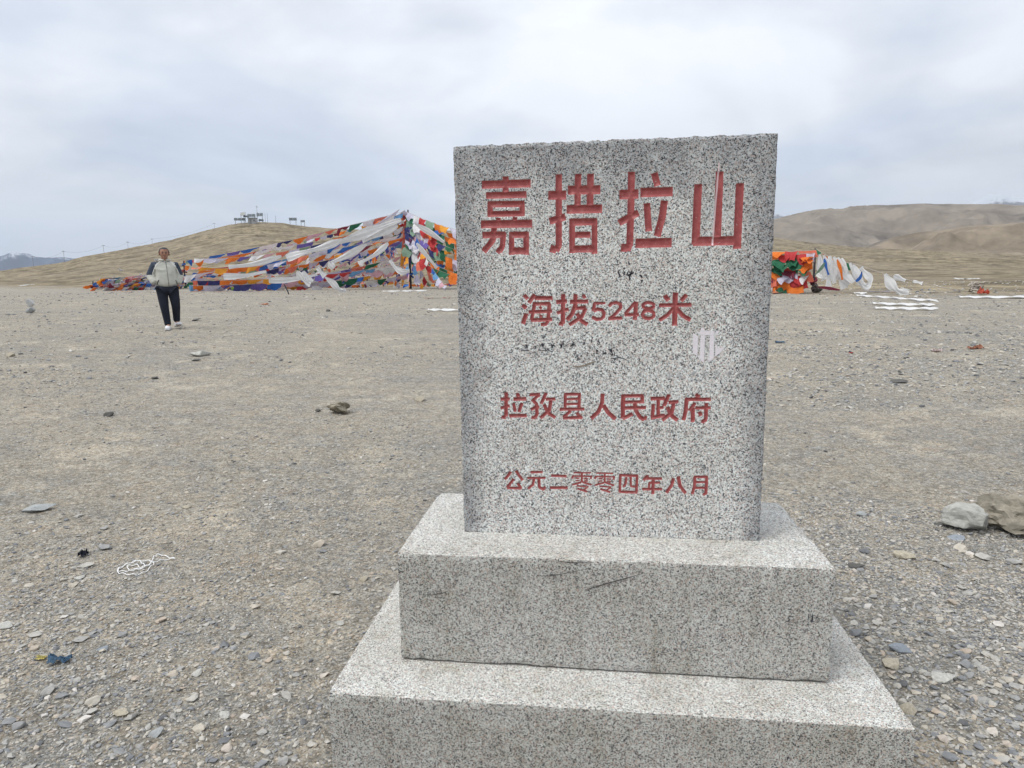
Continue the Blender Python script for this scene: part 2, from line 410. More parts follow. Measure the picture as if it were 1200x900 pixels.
hill('near_hill', [(940, 306), (1000, 291), (1040, 277.5), (1080, 270), (1130, 262), (1200, 257), (1300, 250), (1450, 252), (1650, 270)], 950, 420, M_HILLN, 23, 0.34, base=-60)
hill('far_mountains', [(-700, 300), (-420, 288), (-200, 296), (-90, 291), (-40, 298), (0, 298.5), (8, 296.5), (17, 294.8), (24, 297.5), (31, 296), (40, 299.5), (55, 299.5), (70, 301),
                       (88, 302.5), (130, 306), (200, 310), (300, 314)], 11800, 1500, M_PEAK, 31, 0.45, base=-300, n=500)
hill('snow_mountain', [(880, 249), (915, 251), (960, 262), (1090, 250), (1135, 238.5), (1150, 231.5), (1163, 227), (1170, 225.5), (1180, 229), (1196, 232), (1225, 234), (1280, 242), (1400, 255)],
     12500, 1600, M_PEAKR, 37, 0.35, base=-300, n=400)

# ------------------------------------------------------------------ monument
Z0 = 0.653                                    # bottom of the upright slab
TH = 0.2
# carved strokes as traced on the stone: block = (x0, y0, scale) of the tracing, character = list of (width, points)
S1 = (550, 190, 7.0588); S2 = (710, 190, 6.6667); S3 = (600, 335, 10.909); S4 = (700, 335, 10.0)
S5 = (580, 450, 9.2308); S6 = (700, 450, 8.5714); S7 = (580, 540, 9.2308); S8 = (700, 540, 8.5714)
def ell(cx, cy, rx, ry, n=14): return [(cx + rx * math.cos(2 * math.pi * k / n), cy + ry * math.sin(2 * math.pi * k / n)) for k in range(n + 1)]
LING = [(15, [(850, 128), (1035, 132)]), (15, [(838, 165), (1050, 170)]), (18, [(842, 160), (838, 195)]), (18, [(1045, 160), (1035, 200)]),
        (18, [(940, 130), (940, 235)]), (13, [(872, 191), (915, 190)]), (13, [(872, 216), (915, 214)]), (13, [(965, 192), (1010, 196)]), (13, [(965, 216), (1010, 220)]),
        (18, [(935, 232), (835, 260)]), (18, [(945, 230), (1045, 262)]), (15, [(885, 272), (1010, 280)]), (16, [(1005, 285), (955, 318)]), (19, [(890, 300), (1000, 335)])]
CHARS = [
 ('嘉', S1, [(62, [(103, 188), (508, 175)]), (48, [(300, 118), (300, 250)]), (52, [(138, 277), (472, 267)]), (50, [(152, 350), (457, 345)]), (44, [(172, 335), (172, 448)]),
   (44, [(436, 335), (436, 445)]), (46, [(152, 430), (457, 424)]), (38, [(240, 460), (240, 492)]), (38, [(378, 455), (375, 490)]), (62, [(95, 515), (520, 508)]),
   (52, [(108, 604), (300, 600)]), (45, [(283, 585), (275, 690), (250, 745)]), (40, [(225, 722), (262, 745)]), (48, [(205, 545), (195, 645), (118, 742)]), (34, [(108, 710), (140, 725)]),
   (44, [(350, 578), (350, 768)]), (45, [(470, 578), (470, 768)]), (50, [(330, 602), (493, 600)]), (54, [(335, 735), (493, 732)])]),
 ('措', S1, [(50, [(740, 100), (740, 690), (715, 735)]), (58, [(668, 712), (722, 728)]), (68, [(652, 275), (802, 272)]), (55, [(662, 490), (795, 452)]), (68, [(815, 232), (1085, 228)]),
   (50, [(900, 98), (895, 362)]), (52, [(1003, 95), (998, 360)]), (66, [(805, 392), (1100, 385)]), (45, [(850, 468), (850, 755)]), (45, [(1035, 465), (1035, 760)]), (56, [(832, 497), (1055, 492)]),
   (48, [(875, 602), (1005, 600)]), (56, [(835, 720), (1055, 716)])]),
 ('拉', S2, [(50, [(200, 75), (195, 400), (186, 640), (165, 690)]), (58, [(118, 668), (172, 672)]), (68, [(105, 255), (255, 248)]), (50, [(102, 475), (255, 395)]), (48, [(378, 85), (405, 185)]),
   (66, [(270, 238), (523, 230)]), (48, [(320, 320), (335, 540)]), (52, [(458, 300), (440, 430), (400, 580)]), (68, [(230, 635), (515, 628)])]),
 ('山', S2, [(56, [(722, 172), (700, 645)]), (54, [(890, 72), (870, 590)]), (56, [(1048, 165), (1025, 678)]), (66, [(680, 620), (1020, 612)])]),
 ('海', S3, [(38, [(152, 117), (202, 168)]), (40, [(133, 243), (183, 288)]), (44, [(185, 352), (138, 488)]), (40, [(290, 110), (215, 220)]), (40, [(290, 158), (520, 155)]), (36, [(265, 232), (490, 228)]),
   (36, [(290, 225), (250, 440)]), (38, [(478, 225), (462, 440)]), (36, [(212, 335), (515, 325)]), (38, [(240, 438), (515, 430)]), (28, [(350, 265), (380, 295)]), (28, [(350, 375), (385, 400)]), (34, [(462, 445), (430, 495), (368, 492)])]),
 ('拔', S3, [(44, [(655, 105), (650, 485)]), (38, [(598, 480), (660, 492)]), (42, [(565, 208), (705, 198)]), (36, [(572, 350), (725, 295)]), (40, [(740, 205), (975, 200)]), (42, [(812, 105), (808, 250), (770, 360), (702, 440)]),
   (34, [(905, 115), (938, 160)]), (36, [(820, 288), (945, 278)]), (38, [(942, 282), (890, 400), (730, 500)]), (40, [(832, 350), (880, 440), (965, 498)])]),
 ('5', S3, [(26, [(1045, 222), (1195, 222)]), (34, [(1055, 222), (1040, 322)]), (34, [(1040, 322), (1095, 300), (1150, 305), (1178, 345), (1172, 395), (1135, 425), (1080, 428), (1022, 395)])]),
 ('2', S4, [(30, [(135, 240), (165, 205), (220, 195), (268, 212), (275, 255), (220, 322), (145, 385)]), (30, [(130, 385), (292, 377)])]),
 ('4', S4, [(30, [(450, 190), (325, 330)]), (30, [(318, 340), (488, 338)]), (38, [(455, 188), (440, 400)])]),
 ('8', S4, [(30, ell(600, 232, 66, 36)), (32, ell(597, 335, 68, 48))]),
 ('米', S4, [(46, [(915, 78), (905, 468)]), (34, [(722, 228), (1105, 222)]), (42, [(790, 110), (835, 175)]), (38, [(1045, 103), (982, 178)]), (36, [(895, 262), (820, 345), (725, 405)]), (38, [(930, 262), (1000, 350), (1093, 400)])]),
 ('拉', S5, [(32, [(122, 90), (120, 355)]), (30, [(70, 358), (118, 365)]), (30, [(60, 165), (160, 162)]), (28, [(62, 262), (160, 235)]), (30, [(240, 98), (258, 140)]), (32, [(200, 165), (340, 160)]),
   (28, [(200, 205), (220, 300)]), (30, [(292, 205), (258, 305)]), (32, [(155, 345), (345, 342)])]),
 ('孜', S5, [(28, [(375, 118), (490, 112)]), (26, [(480, 122), (418, 168)]), (30, [(400, 165), (448, 215), (455, 325), (432, 368)]), (28, [(392, 362), (435, 368)]), (28, [(388, 275), (480, 245)]), (30, [(555, 95), (500, 215)]),
   (28, [(550, 165), (655, 162)]), (30, [(605, 180), (588, 285), (492, 370)]), (30, [(530, 220), (570, 310), (655, 365)])]),
 ('县', S5, [(26, [(762, 110), (758, 265)]), (26, [(915, 110), (910, 265)]), (26, [(750, 112), (930, 110)]), (22, [(775, 165), (905, 162)]), (22, [(775, 218), (905, 215)]), (28, [(700, 275), (970, 270)]), (28, [(820, 292), (738, 362)]),
   (28, [(735, 370), (940, 362)]), (30, [(885, 310), (940, 375)])]),
 ('人', S5, [(34, [(1165, 105), (1160, 200), (1120, 300), (1040, 375)]), (36, [(1172, 230), (1226, 312), (1307, 382)])]),
 ('民', S6, [(34, [(260, 110), (255, 350)]), (28, [(250, 122), (465, 118)]), (28, [(452, 115), (452, 190)]), (26, [(265, 182), (465, 180)]), (28, [(265, 242), (490, 238)]), (30, [(255, 350), (355, 300)]),
   (32, [(375, 195), (388, 270), (430, 335), (475, 362)]), (26, [(475, 362), (490, 322)])]),
 ('政', S6, [(30, [(535, 148), (680, 145)]), (28, [(612, 150), (612, 320)]), (26, [(620, 240), (668, 235)]), (28, [(562, 200), (555, 335)]), (30, [(538, 340), (680, 315)]), (30, [(720, 105), (670, 222)]), (28, [(715, 185), (815, 178)]),
   (30, [(768, 190), (748, 290), (650, 365)]), (32, [(702, 230), (738, 312), (805, 365)])]),
 ('府', S6, [(28, [(988, 102), (1028, 135)]), (28, [(880, 155), (1140, 155)]), (30, [(895, 155), (890, 260), (865, 365)]), (28, [(985, 190), (925, 270)]), (32, [(960, 240), (958, 385)]), (26, [(985, 242), (1140, 240)]),
   (30, [(1095, 190), (1090, 350), (1072, 378)]), (28, [(1042, 375), (1080, 380)]), (28, [(1020, 280), (1045, 320)])]),
 ('公', S7, [(26, [(175, 117), (107, 203)]), (26, [(225, 107), (300, 213)]), (26, [(205, 197), (132, 288)]), (24, [(128, 292), (290, 298)]), (26, [(245, 242), (285, 300)])]),
 ('元', S7, [(22, [(382, 125), (518, 122)]), (20, [(350, 188), (548, 185)]), (24, [(425, 192), (410, 260), (358, 303)]), (26, [(475, 190), (480, 285), (520, 310), (545, 282)])]),
 ('二', S7, [(24, [(607, 160), (775, 168)]), (26, [(595, 292), (788, 292)])]),
 ('零', S7, LING),
 ('零', S7, [(w, [(x + 247, y + 5) for x, y in p]) for w, p in LING]),
 ('四', S8, [(22, [(232, 135), (225, 315)]), (22, [(225, 145), (410, 152)]), (22, [(400, 150), (392, 320)]), (24, [(222, 312), (403, 318)]), (20, [(292, 165), (286, 220), (262, 265)]), (18, [(335, 165), (337, 255), (375, 262)])]),
 ('年', S8, [(26, [(510, 147), (462, 198)]), (22, [(490, 178), (650, 180)]), (20, [(515, 222), (630, 220)]), (20, [(522, 225), (520, 275)]), (22, [(450, 285), (650, 285)]), (26, [(562, 185), (558, 338)])]),
 ('八', S8, [(26, [(765, 175), (745, 250), (692, 323)]), (28, [(812, 157), (830, 250), (888, 328)])]),
 ('月', S8, [(24, [(980, 160), (975, 260), (952, 338)]), (22, [(970, 162), (1110, 162)]), (24, [(1100, 157), (1090, 325), (1062, 343)]), (18, [(985, 215), (1090, 215)]), (20, [(985, 272), (1090, 272)])]),
]
def slab_pt(blk, p):
    q = on_plane_y(blk[0] + p[0] / blk[2], blk[1] + p[1] / blk[2]); return q[0], q[2]
MPP = 0.00278                                 # metres per photo pixel on the slab
SLAB_TL, SLAB_TR = on_plane_y(531, 171.5), on_plane_y(912, 156)
SLAB_BL, SLAB_BR = on_plane_y(544, 622), on_plane_y(890, 635)
NX, NZ = 520, 660
gu, gv = np.meshgrid(np.linspace(0, 1, NX), np.linspace(0, 1, NZ))
xl = SLAB_BL[0] + (SLAB_TL[0] - SLAB_BL[0]) * gv; xr = SLAB_BR[0] + (SLAB_TR[0] - SLAB_BR[0]) * gv
SX = xl + (xr - xl) * gu
zt = SLAB_TL[2] + (SLAB_TR[2] - SLAB_TL[2]) * gu
SZ = Z0 + (zt - Z0) * gv
# rough-broken edges
rim = lambda t, s: (fbm(t * 42, t * 0 + s, 5, s, 0.65) * 0.010)
SZ += rim(SX, 3) * sstep(0.985, 1.0, gv)
SX += rim(SZ, 5) * 0.45 * (sstep(0.985, 1.0, gu) + (1 - sstep(0.0, 0.015, gu)))
SD = np.full(SX.shape, 1.0); OWN = np.full(SX.shape, -1)
def seg_sd(px, pz, a, b, hw):
    ax, az = a; bx, bz = b; vx, vz = bx - ax, bz - az; L = math.hypot(vx, vz) + 1e-9; vx /= L; vz /= L
    t = (px - ax) * vx + (pz - az) * vz; w = np.abs(-(px - ax) * vz + (pz - az) * vx)
    ex = np.maximum(-t, t - L)                # square stroke ends
    return np.maximum(w - hw, ex)
char_info = []
for ci, (ch, blk, strokes) in enumerate(CHARS):
    for w, pts in strokes:
        hw = w / blk[2] * MPP / 2 * (1.04 if ci < 4 else 1.3)
        P = [slab_pt(blk, p) for p in pts]
        for a, b in zip(P[:-1], P[1:]):
            mnx, mxx = min(a[0], b[0]) - .03, max(a[0], b[0]) + .03; mnz, mxz_ = min(a[1], b[1]) - .03, max(a[1], b[1]) + .03
            sel = (SX > mnx) & (SX < mxx) & (SZ > mnz) & (SZ < mxz_)
            d = seg_sd(SX[sel], SZ[sel], a, b, hw)
            cur = SD[sel]; up = d < cur
            cur[up] = d[up]; SD[sel] = cur
            o = OWN[sel]; o[up] = ci; OWN[sel] = o
        for p in P[1:-1]:                     # round joints
            d = np.hypot(SX - p[0], SZ - p[1]) - hw * 0.98
            up = d < SD; SD[up] = d[up]; OWN[up] = ci
SD = SD + (fbm(SX * 160, SZ * 160, 3, 77)) * 0.0012
DEPTH = np.clip(-SD * 0.75 + 0.0006, 0, 0.0062)
drip = np.full(SX.shape, 1.0)
DP = [slab_pt(S2, p) for p in [(884, 0), (882, 60), (876, 110), (868, 220), (860, 300), (850, 430), (843, 520), (834, 650)]]
for k, (a, b) in enumerate(zip(DP[:-1], DP[1:])): drip = np.minimum(drip, seg_sd(SX, SZ, a, b, 0.0028 if k else 0.0014))
edge = np.minimum(np.minimum(gu, 1 - gu) * (2.1 - 1.2 * gv), (1 - gv) * 0.8)
edge = np.minimum(edge, 0.30)
chipd = (1 - sstep(0.0, 0.008, np.minimum(np.minimum(gu, 1 - gu), 1 - gv))) * (0.002 + 0.010 * np.clip(fbm(SX * 30, SZ * 30, 4, 13) + 0.1, 0, 1))
SY = DEPTH + chipd + fbm(SX * 90, SZ * 90, 3, 19) * 0.0006
mon = tag(empty('stone_monument', (0.5, 0.1, 0.0)), 'tall grey speckled granite name stone with red carved Chinese writing on a two step base', 'monument')
OFF = np.array([0.5, 0.1, 0.0])
qi = (np.arange(NZ)[:-1, None] * NX + np.arange(NX - 1)[None, :])
Qs = np.stack([qi, qi + 1, qi + 1 + NX, qi + NX], -1).reshape(-1, 4)
Vs = np.stack([SX, SY, SZ], -1).reshape(-1, 3) - OFF
sdv = SD.ravel(); ow = OWN.ravel()
fmin = sdv[Qs].min(1); fo = np.where(fmin < 0.002, ow[Qs[np.arange(len(Qs)), sdv[Qs].argmin(1)]], -1)
attrs = {'groove': sdv * 1000, 'drip': drip.ravel() * 1000, 'edge': edge.ravel()}
# normals of the carved pieces must meet the slab's: pieces are cut 2 mm outside the strokes, where the stone is flat
def sub_mesh(name, faces, parent, extra=None, mat=M_SLAB):
    ids, inv = np.unique(faces, return_inverse=True)
    return np_mesh(name, Vs[ids], inv.reshape(-1, 4), mat, {k: v[ids] for k, v in attrs.items()}, parent=parent)
# slab = front without the characters + sides, top and back
slab_faces = Qs[fo < 0]
nv = len(Vs)
bot = np.arange(NX); top = (NZ - 1) * NX + np.arange(NX); lef = np.arange(NZ) * NX; rig = np.arange(NZ) * NX + NX - 1
extraV = []; extraF = []
loops = np.concatenate([bot, rig[1:], top[::-1][1:], lef[::-1][1:-1]])
ns = 8
Vall = [Vs]; base_i = nv; prev = loops
for k in range(1, ns + 1):
    t = k / ns; q = Vs[loops].copy(); q[:, 1] = q[:, 1] * (1 - t) + (TH - OFF[1]) * t
    if k < ns: q += np.stack([fbm(q[:, 0] * 30, q[:, 2] * 30 + k * 7, 3, 61) * 0.006, 0 * q[:, 0], fbm(q[:, 0] * 30 + k * 5, q[:, 2] * 30, 3, 62) * 0.008], -1) * np.array([1, 0, 1]) * (np.abs(q[:, 2:3] - Z0) > 0.002)
    Vall.append(q); cur = base_i + np.arange(len(loops)); base_i += len(loops)
    extraF.append(np.stack([prev, cur, np.roll(cur, -1), np.roll(prev, -1)], -1)); prev = cur
Vall = np.concatenate(Vall)
cbk = [prev[0], prev[NX - 1], prev[NX - 1 + NZ - 1], prev[2 * NX + NZ - 3]]
allF = np.concatenate([slab_faces] + [f for f in extraF])
npad = len(Vall) - nv
slab = np_mesh('slab', Vall, allF, M_SLAB, {'groove': np.concatenate([sdv * 1000, np.full(npad, 50)]), 'drip': np.concatenate([drip.ravel() * 1000, np.full(npad, 50)]),
               'edge': np.concatenate([edge.ravel(), np.full(npad, 0.02)])}, parent=mon)
# back face, as one polygon laid on the last ring
bk = Vall[prev]; 
back = mesh_obj('back_face', bk, [tuple(range(len(bk)))[::-1]], M_SLABBODY, slab)
for ci, (ch, blk, st) in enumerate(CHARS):
    F = Qs[fo == ci]
    if len(F):
        o = sub_mesh('carved_character', F, slab); o['label'] = 'red painted carved character ' + ch

def block(name, corners, z0, z1, mat, seed, step=0.012, amp=0.004):
    """a stone block with slightly worn, chipped arrises; corners = front-left, front-right, back-right, back-left (x, y)"""
    vs, fs = [], []
    (x0, y0), (x1, y0b), (x2, y1b), (x3, y1) = corners
    def face(P00, P10, P11, P01, n):
        nu = max(2, int(np.linalg.norm(P10 - P00) / step)); nw = max(2, int(np.linalg.norm(P01 - P00) / step))
        U, W = np.meshgrid(np.linspace(0, 1, nu), np.linspace(0, 1, nw))
        P = (P00 * ((1 - U) * (1 - W))[..., None] + P10 * (U * (1 - W))[..., None] + P11 * (U * W)[..., None] + P01 * ((1 - U) * W)[..., None])
        b = len(vs)
        P = P.reshape(-1, 3); vs.extend(P)
        i = (np.arange(nw)[:-1, None] * nu + np.arange(nu - 1)[None]).reshape(-1) + b
        fs.extend(np.stack([i, i + 1, i + 1 + nu, i + nu], -1))
    c = lambda x, y, z: np.array([x, y, z], float)
    A0, B0, C0, D0 = c(x0, y0, z0), c(x1, y0b, z0), c(x2, y1b, z0), c(x3, y1, z0)
    A1, B1, C1, D1 = c(x0, y0, z1), c(x1, y0b, z1), c(x2, y1b, z1), c(x3, y1, z1)
    face(A0, B0, B1, A1, 0); face(B0, C0, C1, B1, 1); face(C0, D0, D1, C1, 2); face(D0, A0, A1, D1, 3); face(A1, B1, C1, D1, 4); face(D0, C0, B0, A0, 5)
    V = np.array(vs); ctr = np.array([(x0 + x1) / 2, (y0 + y1) / 2, (z0 + z1) / 2])
    # displacement depends on position only, so shared edges stay closed
    hx = np.minimum(np.abs(V[:, 0] - min(x0, x3)), np.abs(V[:, 0] - max(x1, x2))); hy = np.minimum(np.abs(V[:, 1] - y0), np.abs(V[:, 1] - y1)); hz = np.minimum(np.abs(V[:, 2] - z0), np.abs(V[:, 2] - z1))
    H = np.sort(np.stack([hx, hy, hz], -1), -1)[:, 1]          # distance to the nearest arris
    near = np.exp(-H / 0.007)
    q = V[:, 0] * 1.0 + V[:, 1] * 0.7; w = V[:, 2] * 1.1 - V[:, 1] * 0.5
    chip = (0.25 + 1.6 * np.clip(fbm(q * 24, w * 24, 4, seed, 0.6) + 0.02, 0, 1)) * 0.009
    dirv = ctr[None] - V; dirv = np.sign(dirv) * np.array([1, 1, 1])
    m = np.stack([hx < 0.012, hy < 0.012, hz < 0.012], -1)
    V = V + dirv * m * (near * chip)[:, None]
    V = V + (fbm(q * 9, w * 9, 3, seed + 3) * 0.003)[:, None] * np.stack([hx < 0.003, hy < 0.003, (hz < 0.003) * 0.5], -1)
    o = np_mesh(name, V - OFF, np.array(fs), mat, parent=mon)
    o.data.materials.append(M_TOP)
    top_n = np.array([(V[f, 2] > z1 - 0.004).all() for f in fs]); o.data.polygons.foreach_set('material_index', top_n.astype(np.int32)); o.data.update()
    return o
ZT2, ZT3 = 0.653, 0.280
def zc(px, z): p = on_plane_z(px[0], px[1], z); return (p[0], p[1])
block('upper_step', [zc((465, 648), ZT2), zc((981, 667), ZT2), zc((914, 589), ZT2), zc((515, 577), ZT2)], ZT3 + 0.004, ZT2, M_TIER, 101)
f3l = np.array(zc((385, 812), ZT3)); f3r = np.array(zc((1074, 855), ZT3))
dl = np.array(zc((462, 687), ZT3)); drr = np.array(zc((983, 728), ZT3))
dl = f3l + (dl - f3l) / (dl[1] - f3l[1]) * 1.03; drr = f3r + (drr - f3r) / (drr[1] - f3r[1]) * 1.03
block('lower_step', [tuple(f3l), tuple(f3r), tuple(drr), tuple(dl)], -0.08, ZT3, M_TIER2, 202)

# --- painted and scribbled marks on the stone, thin films lying on the faces
M_WHITE = simple('white_stencil_paint', (0.74, 0.70, 0.73), 0.7, 0.12, 260)
M_FAINT = simple('worn_white_paint', (0.50, 0.50, 0.50), 0.8, 0.35, 500)
M_INK = simple('black_marker_ink', (0.03, 0.03, 0.04), 0.5, 0.3, 200)
M_INKF = simple('faded_marker_ink', (0.06, 0.06, 0.075), 0.6, 0.5, 500)
M_SCR = simple('dark_scratch', (0.075, 0.07, 0.068), 0.9, 0.3, 300)
def marks(name, label, strokes, mat, y=-0.0012, parent=None, poly=None, kind=None):
    """strokes in photo tracing units: (block, width, pts); each becomes a thin raised film"""
    bm = bmesh.new()
    for blk, w, pts in strokes:
        P = [on_plane_y(blk[0] + a / blk[2], blk[1] + b / blk[2], y) for a, b in pts]
        hw = w / blk[2] * MPP / 2 * (1.35 if mat in (M_INK, M_INKF) else 1)
        prev = None
        for i, p in enumerate(P):
            t = P[min(i + 1, len(P) - 1)] - P[max(i - 1, 0)]; t = t / (np.linalg.norm(t) + 1e-9)
            nrm = np.array([-t[2], 0, t[0]]) * hw * (0.6 if i in (0, len(P) - 1) and len(P) > 2 else 1)
            a = bm.verts.new(tuple(p + nrm - OFF)); b = bm.verts.new(tuple(p - nrm - OFF))
            if prev: bm.faces.new((prev[0], a, b, prev[1]))
            prev = (a, b)
    for blk, pts in (poly or []):
        bm.faces.new([bm.verts.new(tuple(on_plane_y(blk[0] + a / blk[2], blk[1] + b / blk[2], y) - OFF)) for a, b in pts])
    bmesh.ops.recalc_face_normals(bm, faces=bm.faces)
    r = bmesh.ops.extrude_face_region(bm, geom=list(bm.faces))
    bmesh.ops.translate(bm, verts=[v for v in r['geom'] if isinstance(v, bmesh.types.BMVert)], vec=(0, -0.0003, 0))
    o = bm_obj(name, bm, mat, parent or slab); o['label'] = label
    if kind: o['kind'] = kind
    return o
SE = (760, 370, 8.571)
marks('stencil_emblem', 'pale stencilled bar emblem with pointed foot', [], M_WHITE, poly=[
    (SE, [(447, 170), (497, 212), (492, 408), (443, 375)]),
    (SE, [(478, 168), (520, 160), (527, 125), (550, 118), (570, 152), (662, 153), (660, 195), (568, 195), (523, 192)]),
    (SE, [(523, 194), (568, 197), (556, 478), (500, 420), (514, 398)]), (SE, [(614, 197), (660, 197), (657, 425), (602, 470), (598, 440), (610, 415)]),
    (SE, [(672, 178), (678, 157), (715, 150), (692, 190), (686, 202)]), (SE, [(672, 285), (690, 300), (695, 322), (765, 318), (715, 375), (668, 412)])])
ft = []
rnd = random.Random(5)
for cx_ in (205, 310, 460, 575, 700, 820, 940):
    for k in range(5):
        a = rnd.uniform(0, 3.1); l = rnd.uniform(14, 32); x = cx_ + rnd.uniform(-22, 22); y = 585 + rnd.uniform(-28, 28)
        ft.append((SE, 7, [(x - l * math.cos(a), y - l * math.sin(a)), (x + l * math.cos(a), y + l * math.sin(a))]))
marks('faint_stencil_text', 'faint worn row of white lettering', ft, M_FAINT, kind='stuff')
SG = (700, 305, 17.143)
marks('handwritten_number', 'black handwritten 534', [
    (SG, 16, [(465, 195), (435, 198), (415, 240), (440, 275), (462, 300), (440, 335), (415, 345)]),
    (SG, 24, [(520, 225), (555, 235), (530, 262), (550, 275), (525, 295)]),
    (SG, 18, [(628, 215), (605, 260), (585, 300), (640, 290), (700, 260), (735, 240)]), (SG, 22, [(695, 205), (670, 270), (645, 340), (655, 405)]),
    (SG, 20, [(760, 262), (785, 285)]), (SG, 22, [(850, 290), (900, 340)]), (SG, 30, [(885, 395), (905, 425)])], M_INK)
SH = (600, 390, 8.571)
sc = []
for (cx_, cy2, w, h, n) in ((145, 130, 24, 34, 6), (232, 145, 22, 26, 4), (298, 130, 28, 36, 7), (408, 125, 30, 32, 7), (500, 118, 34, 34, 9), (610, 112, 34, 34, 8), (725, 95, 30, 34, 6), (800, 90, 20, 26, 4), (868, 90, 20, 26, 4),
                          (645, 240, 34, 36, 6), (695, 225, 8, 36, 2), (750, 215, 18, 34, 3), (850, 190, 26, 26, 5), (930, 200, 26, 44, 7), (1010, 200, 36, 44, 9)):
    for k in range(n):
        a = rnd.choice([0.1, 1.5, 0.8, 2.4]) + rnd.uniform(-.2, .2); l = rnd.uniform(0.4, 1.0)
        x = cx_ + rnd.uniform(-.6, .6) * w; y = cy2 + rnd.uniform(-.7, .7) * h
        sc.append((SH, 6, [(x - w * .5 * l * math.cos(a), y - h * .5 * l * math.sin(a)), (x + w * .5 * l * math.cos(a), y + h * .5 * l * math.sin(a))]))
sc += [(SH, 7, [(105, 178), (175, 178)]), (SH, 7, [(280, 182), (360, 172), (400, 192)]), (SH, 8, [(985, 262), (1080, 248), (1130, 262)])]
marks('handwriting', 'faded illegible black handwriting in two short lines', sc, M_INKF, kind='stuff')
marks('brown_smear', 'short brown smear', [(SH, 16, [(610, 340), (690, 338), (760, 318), (835, 285)])], simple('brown_smear', (0.25, 0.21, 0.17), 0.9, 0.4, 300))
yf = float(f3l[1]) if False else zc((465, 648), ZT2)[1]
yfr = zc((981, 667), ZT2)[1]; ymin = min(yf, yfr)
ST = (460, 640, 4.6154); SB = (920, 690, 15.0)
def tier_marks(name, label, strokes, mat):
    # the front of the upper step may be a hair out of square: follow it
    bm = bmesh.new()
    for blk, w, pts in strokes:
        hw = w / blk[2] * 0.00245 / 2; prev = None
        P = []
        for a, b in pts:
            p = on_plane_y(blk[0] + a / blk[2], blk[1] + b / blk[2], yf)
            t = (p[0] - zc((465, 648), ZT2)[0]) / (zc((981, 667), ZT2)[0] - zc((465, 648), ZT2)[0])
            P.append(on_plane_y(blk[0] + a / blk[2], blk[1] + b / blk[2], yf + (yfr - yf) * t - 0.0024))
        for i, p in enumerate(P):
            t = P[min(i + 1, len(P) - 1)] - P[max(i - 1, 0)]; t = t / (np.linalg.norm(t) + 1e-9)
            nrm = np.array([-t[2], 0, t[0]]) * hw * (0.35 if i in (0, len(P) - 1) else 1)
            a = bm.verts.new(tuple(p + nrm - OFF)); b = bm.verts.new(tuple(p - nrm - OFF))
            if prev: bm.faces.new((prev[0], a, b, prev[1]))
            prev = (a, b)
    bmesh.ops.recalc_face_normals(bm, faces=bm.faces)
    r = bmesh.ops.extrude_face_region(bm, geom=list(bm.faces))
    bmesh.ops.translate(bm, verts=[v for v in r['geom'] if isinstance(v, bmesh.types.BMVert)], vec=(0, -0.0003, 0))
    o = bm_obj(name, bm, mat, mon); o['label'] = label
for q in ([
    (ST, 5, [(145, 262), (215, 264), (270, 254), (310, 240)]), (ST, 4, [(780, 160), (850, 162), (920, 150), (1070, 118)]),
    (ST, 6, [(1040, 238), (1100, 220), (1160, 202), (1240, 180), (1350, 150)]), (ST, 6, [(880, 78), (960, 90), (1090, 90)])]): tier_marks('scratch', 'dark scratch', [q], M_SCR)
for q in ([
    (SB, 14, [(412, 430), (410, 500), (422, 575)]), (SB, 22, [(478, 430), (482, 510), (475, 570), (520, 578)]), (SB, 12, [(510, 520), (560, 512), (605, 518)]), (SB, 12, [(540, 575), (600, 565)]),
    (SB, 16, [(120, 485), (75, 490), (50, 510), (75, 540), (60, 575), (5, 575)]), (SB, 8, [(245, 430), (270, 395), (305, 430)])]): tier_marks('scribble', 'small black scribbled stroke', [q], M_INK)

# ------------------------------------------------------------------ loose stones
def stone_mat(name, inst):
    N = NT(name, 0.85, 0.25)
    k = N.attr('scol', 'INSTANCER' if inst else 'OBJECT') if inst else N.n('ShaderNodeObjectInfo').outputs['Random']
    c = N.ramp(k, [(0.0, (0.13, 0.132, 0.135)), (0.10, (0.205, 0.212, 0.222)), (0.30, (0.30, 0.30, 0.295)), (0.5, (0.375, 0.365, 0.34)), (0.72, (0.46, 0.44, 0.395)),
                   (0.86, (0.48, 0.435, 0.36)), (0.92, (0.43, 0.36, 0.29)), (1.0, (0.62, 0.60, 0.565))])
    P = N.obj()
    c = N.mix(0.6, c, N.mix(1.0, c, N.ramp(N.noise(P, 3.0, 4, 0.6), [(0.3, 0.7), (0.7, 1.25)]), 'MULTIPLY'))
    N.color(c); return N.m
M_GRAVEL = stone_mat('gravel_stone', True)
M_STONE = stone_mat('slate_stone', False)

def hull_stone(seed, flat=0.4, n=16, spread=0.25):
    rs = np.random.RandomState(seed)
    p = rs.normal(size=(n, 3)); p /= np.linalg.norm(p, axis=1)[:, None]
    p *= rs.uniform(1 - spread, 1, (n, 1)); p[:, 2] *= flat; p[:, 1] *= rs.uniform(0.6, 0.95)
    bm = bmesh.new()
    for q in p: bm.verts.new(tuple(q * 0.5))
    r = bmesh.ops.convex_hull(bm, input=list(bm.verts))
    bmesh.ops.delete(bm, geom=[v for v in bm.verts if not v.link_faces], context='VERTS')
    bm.normal_update()
    return bm

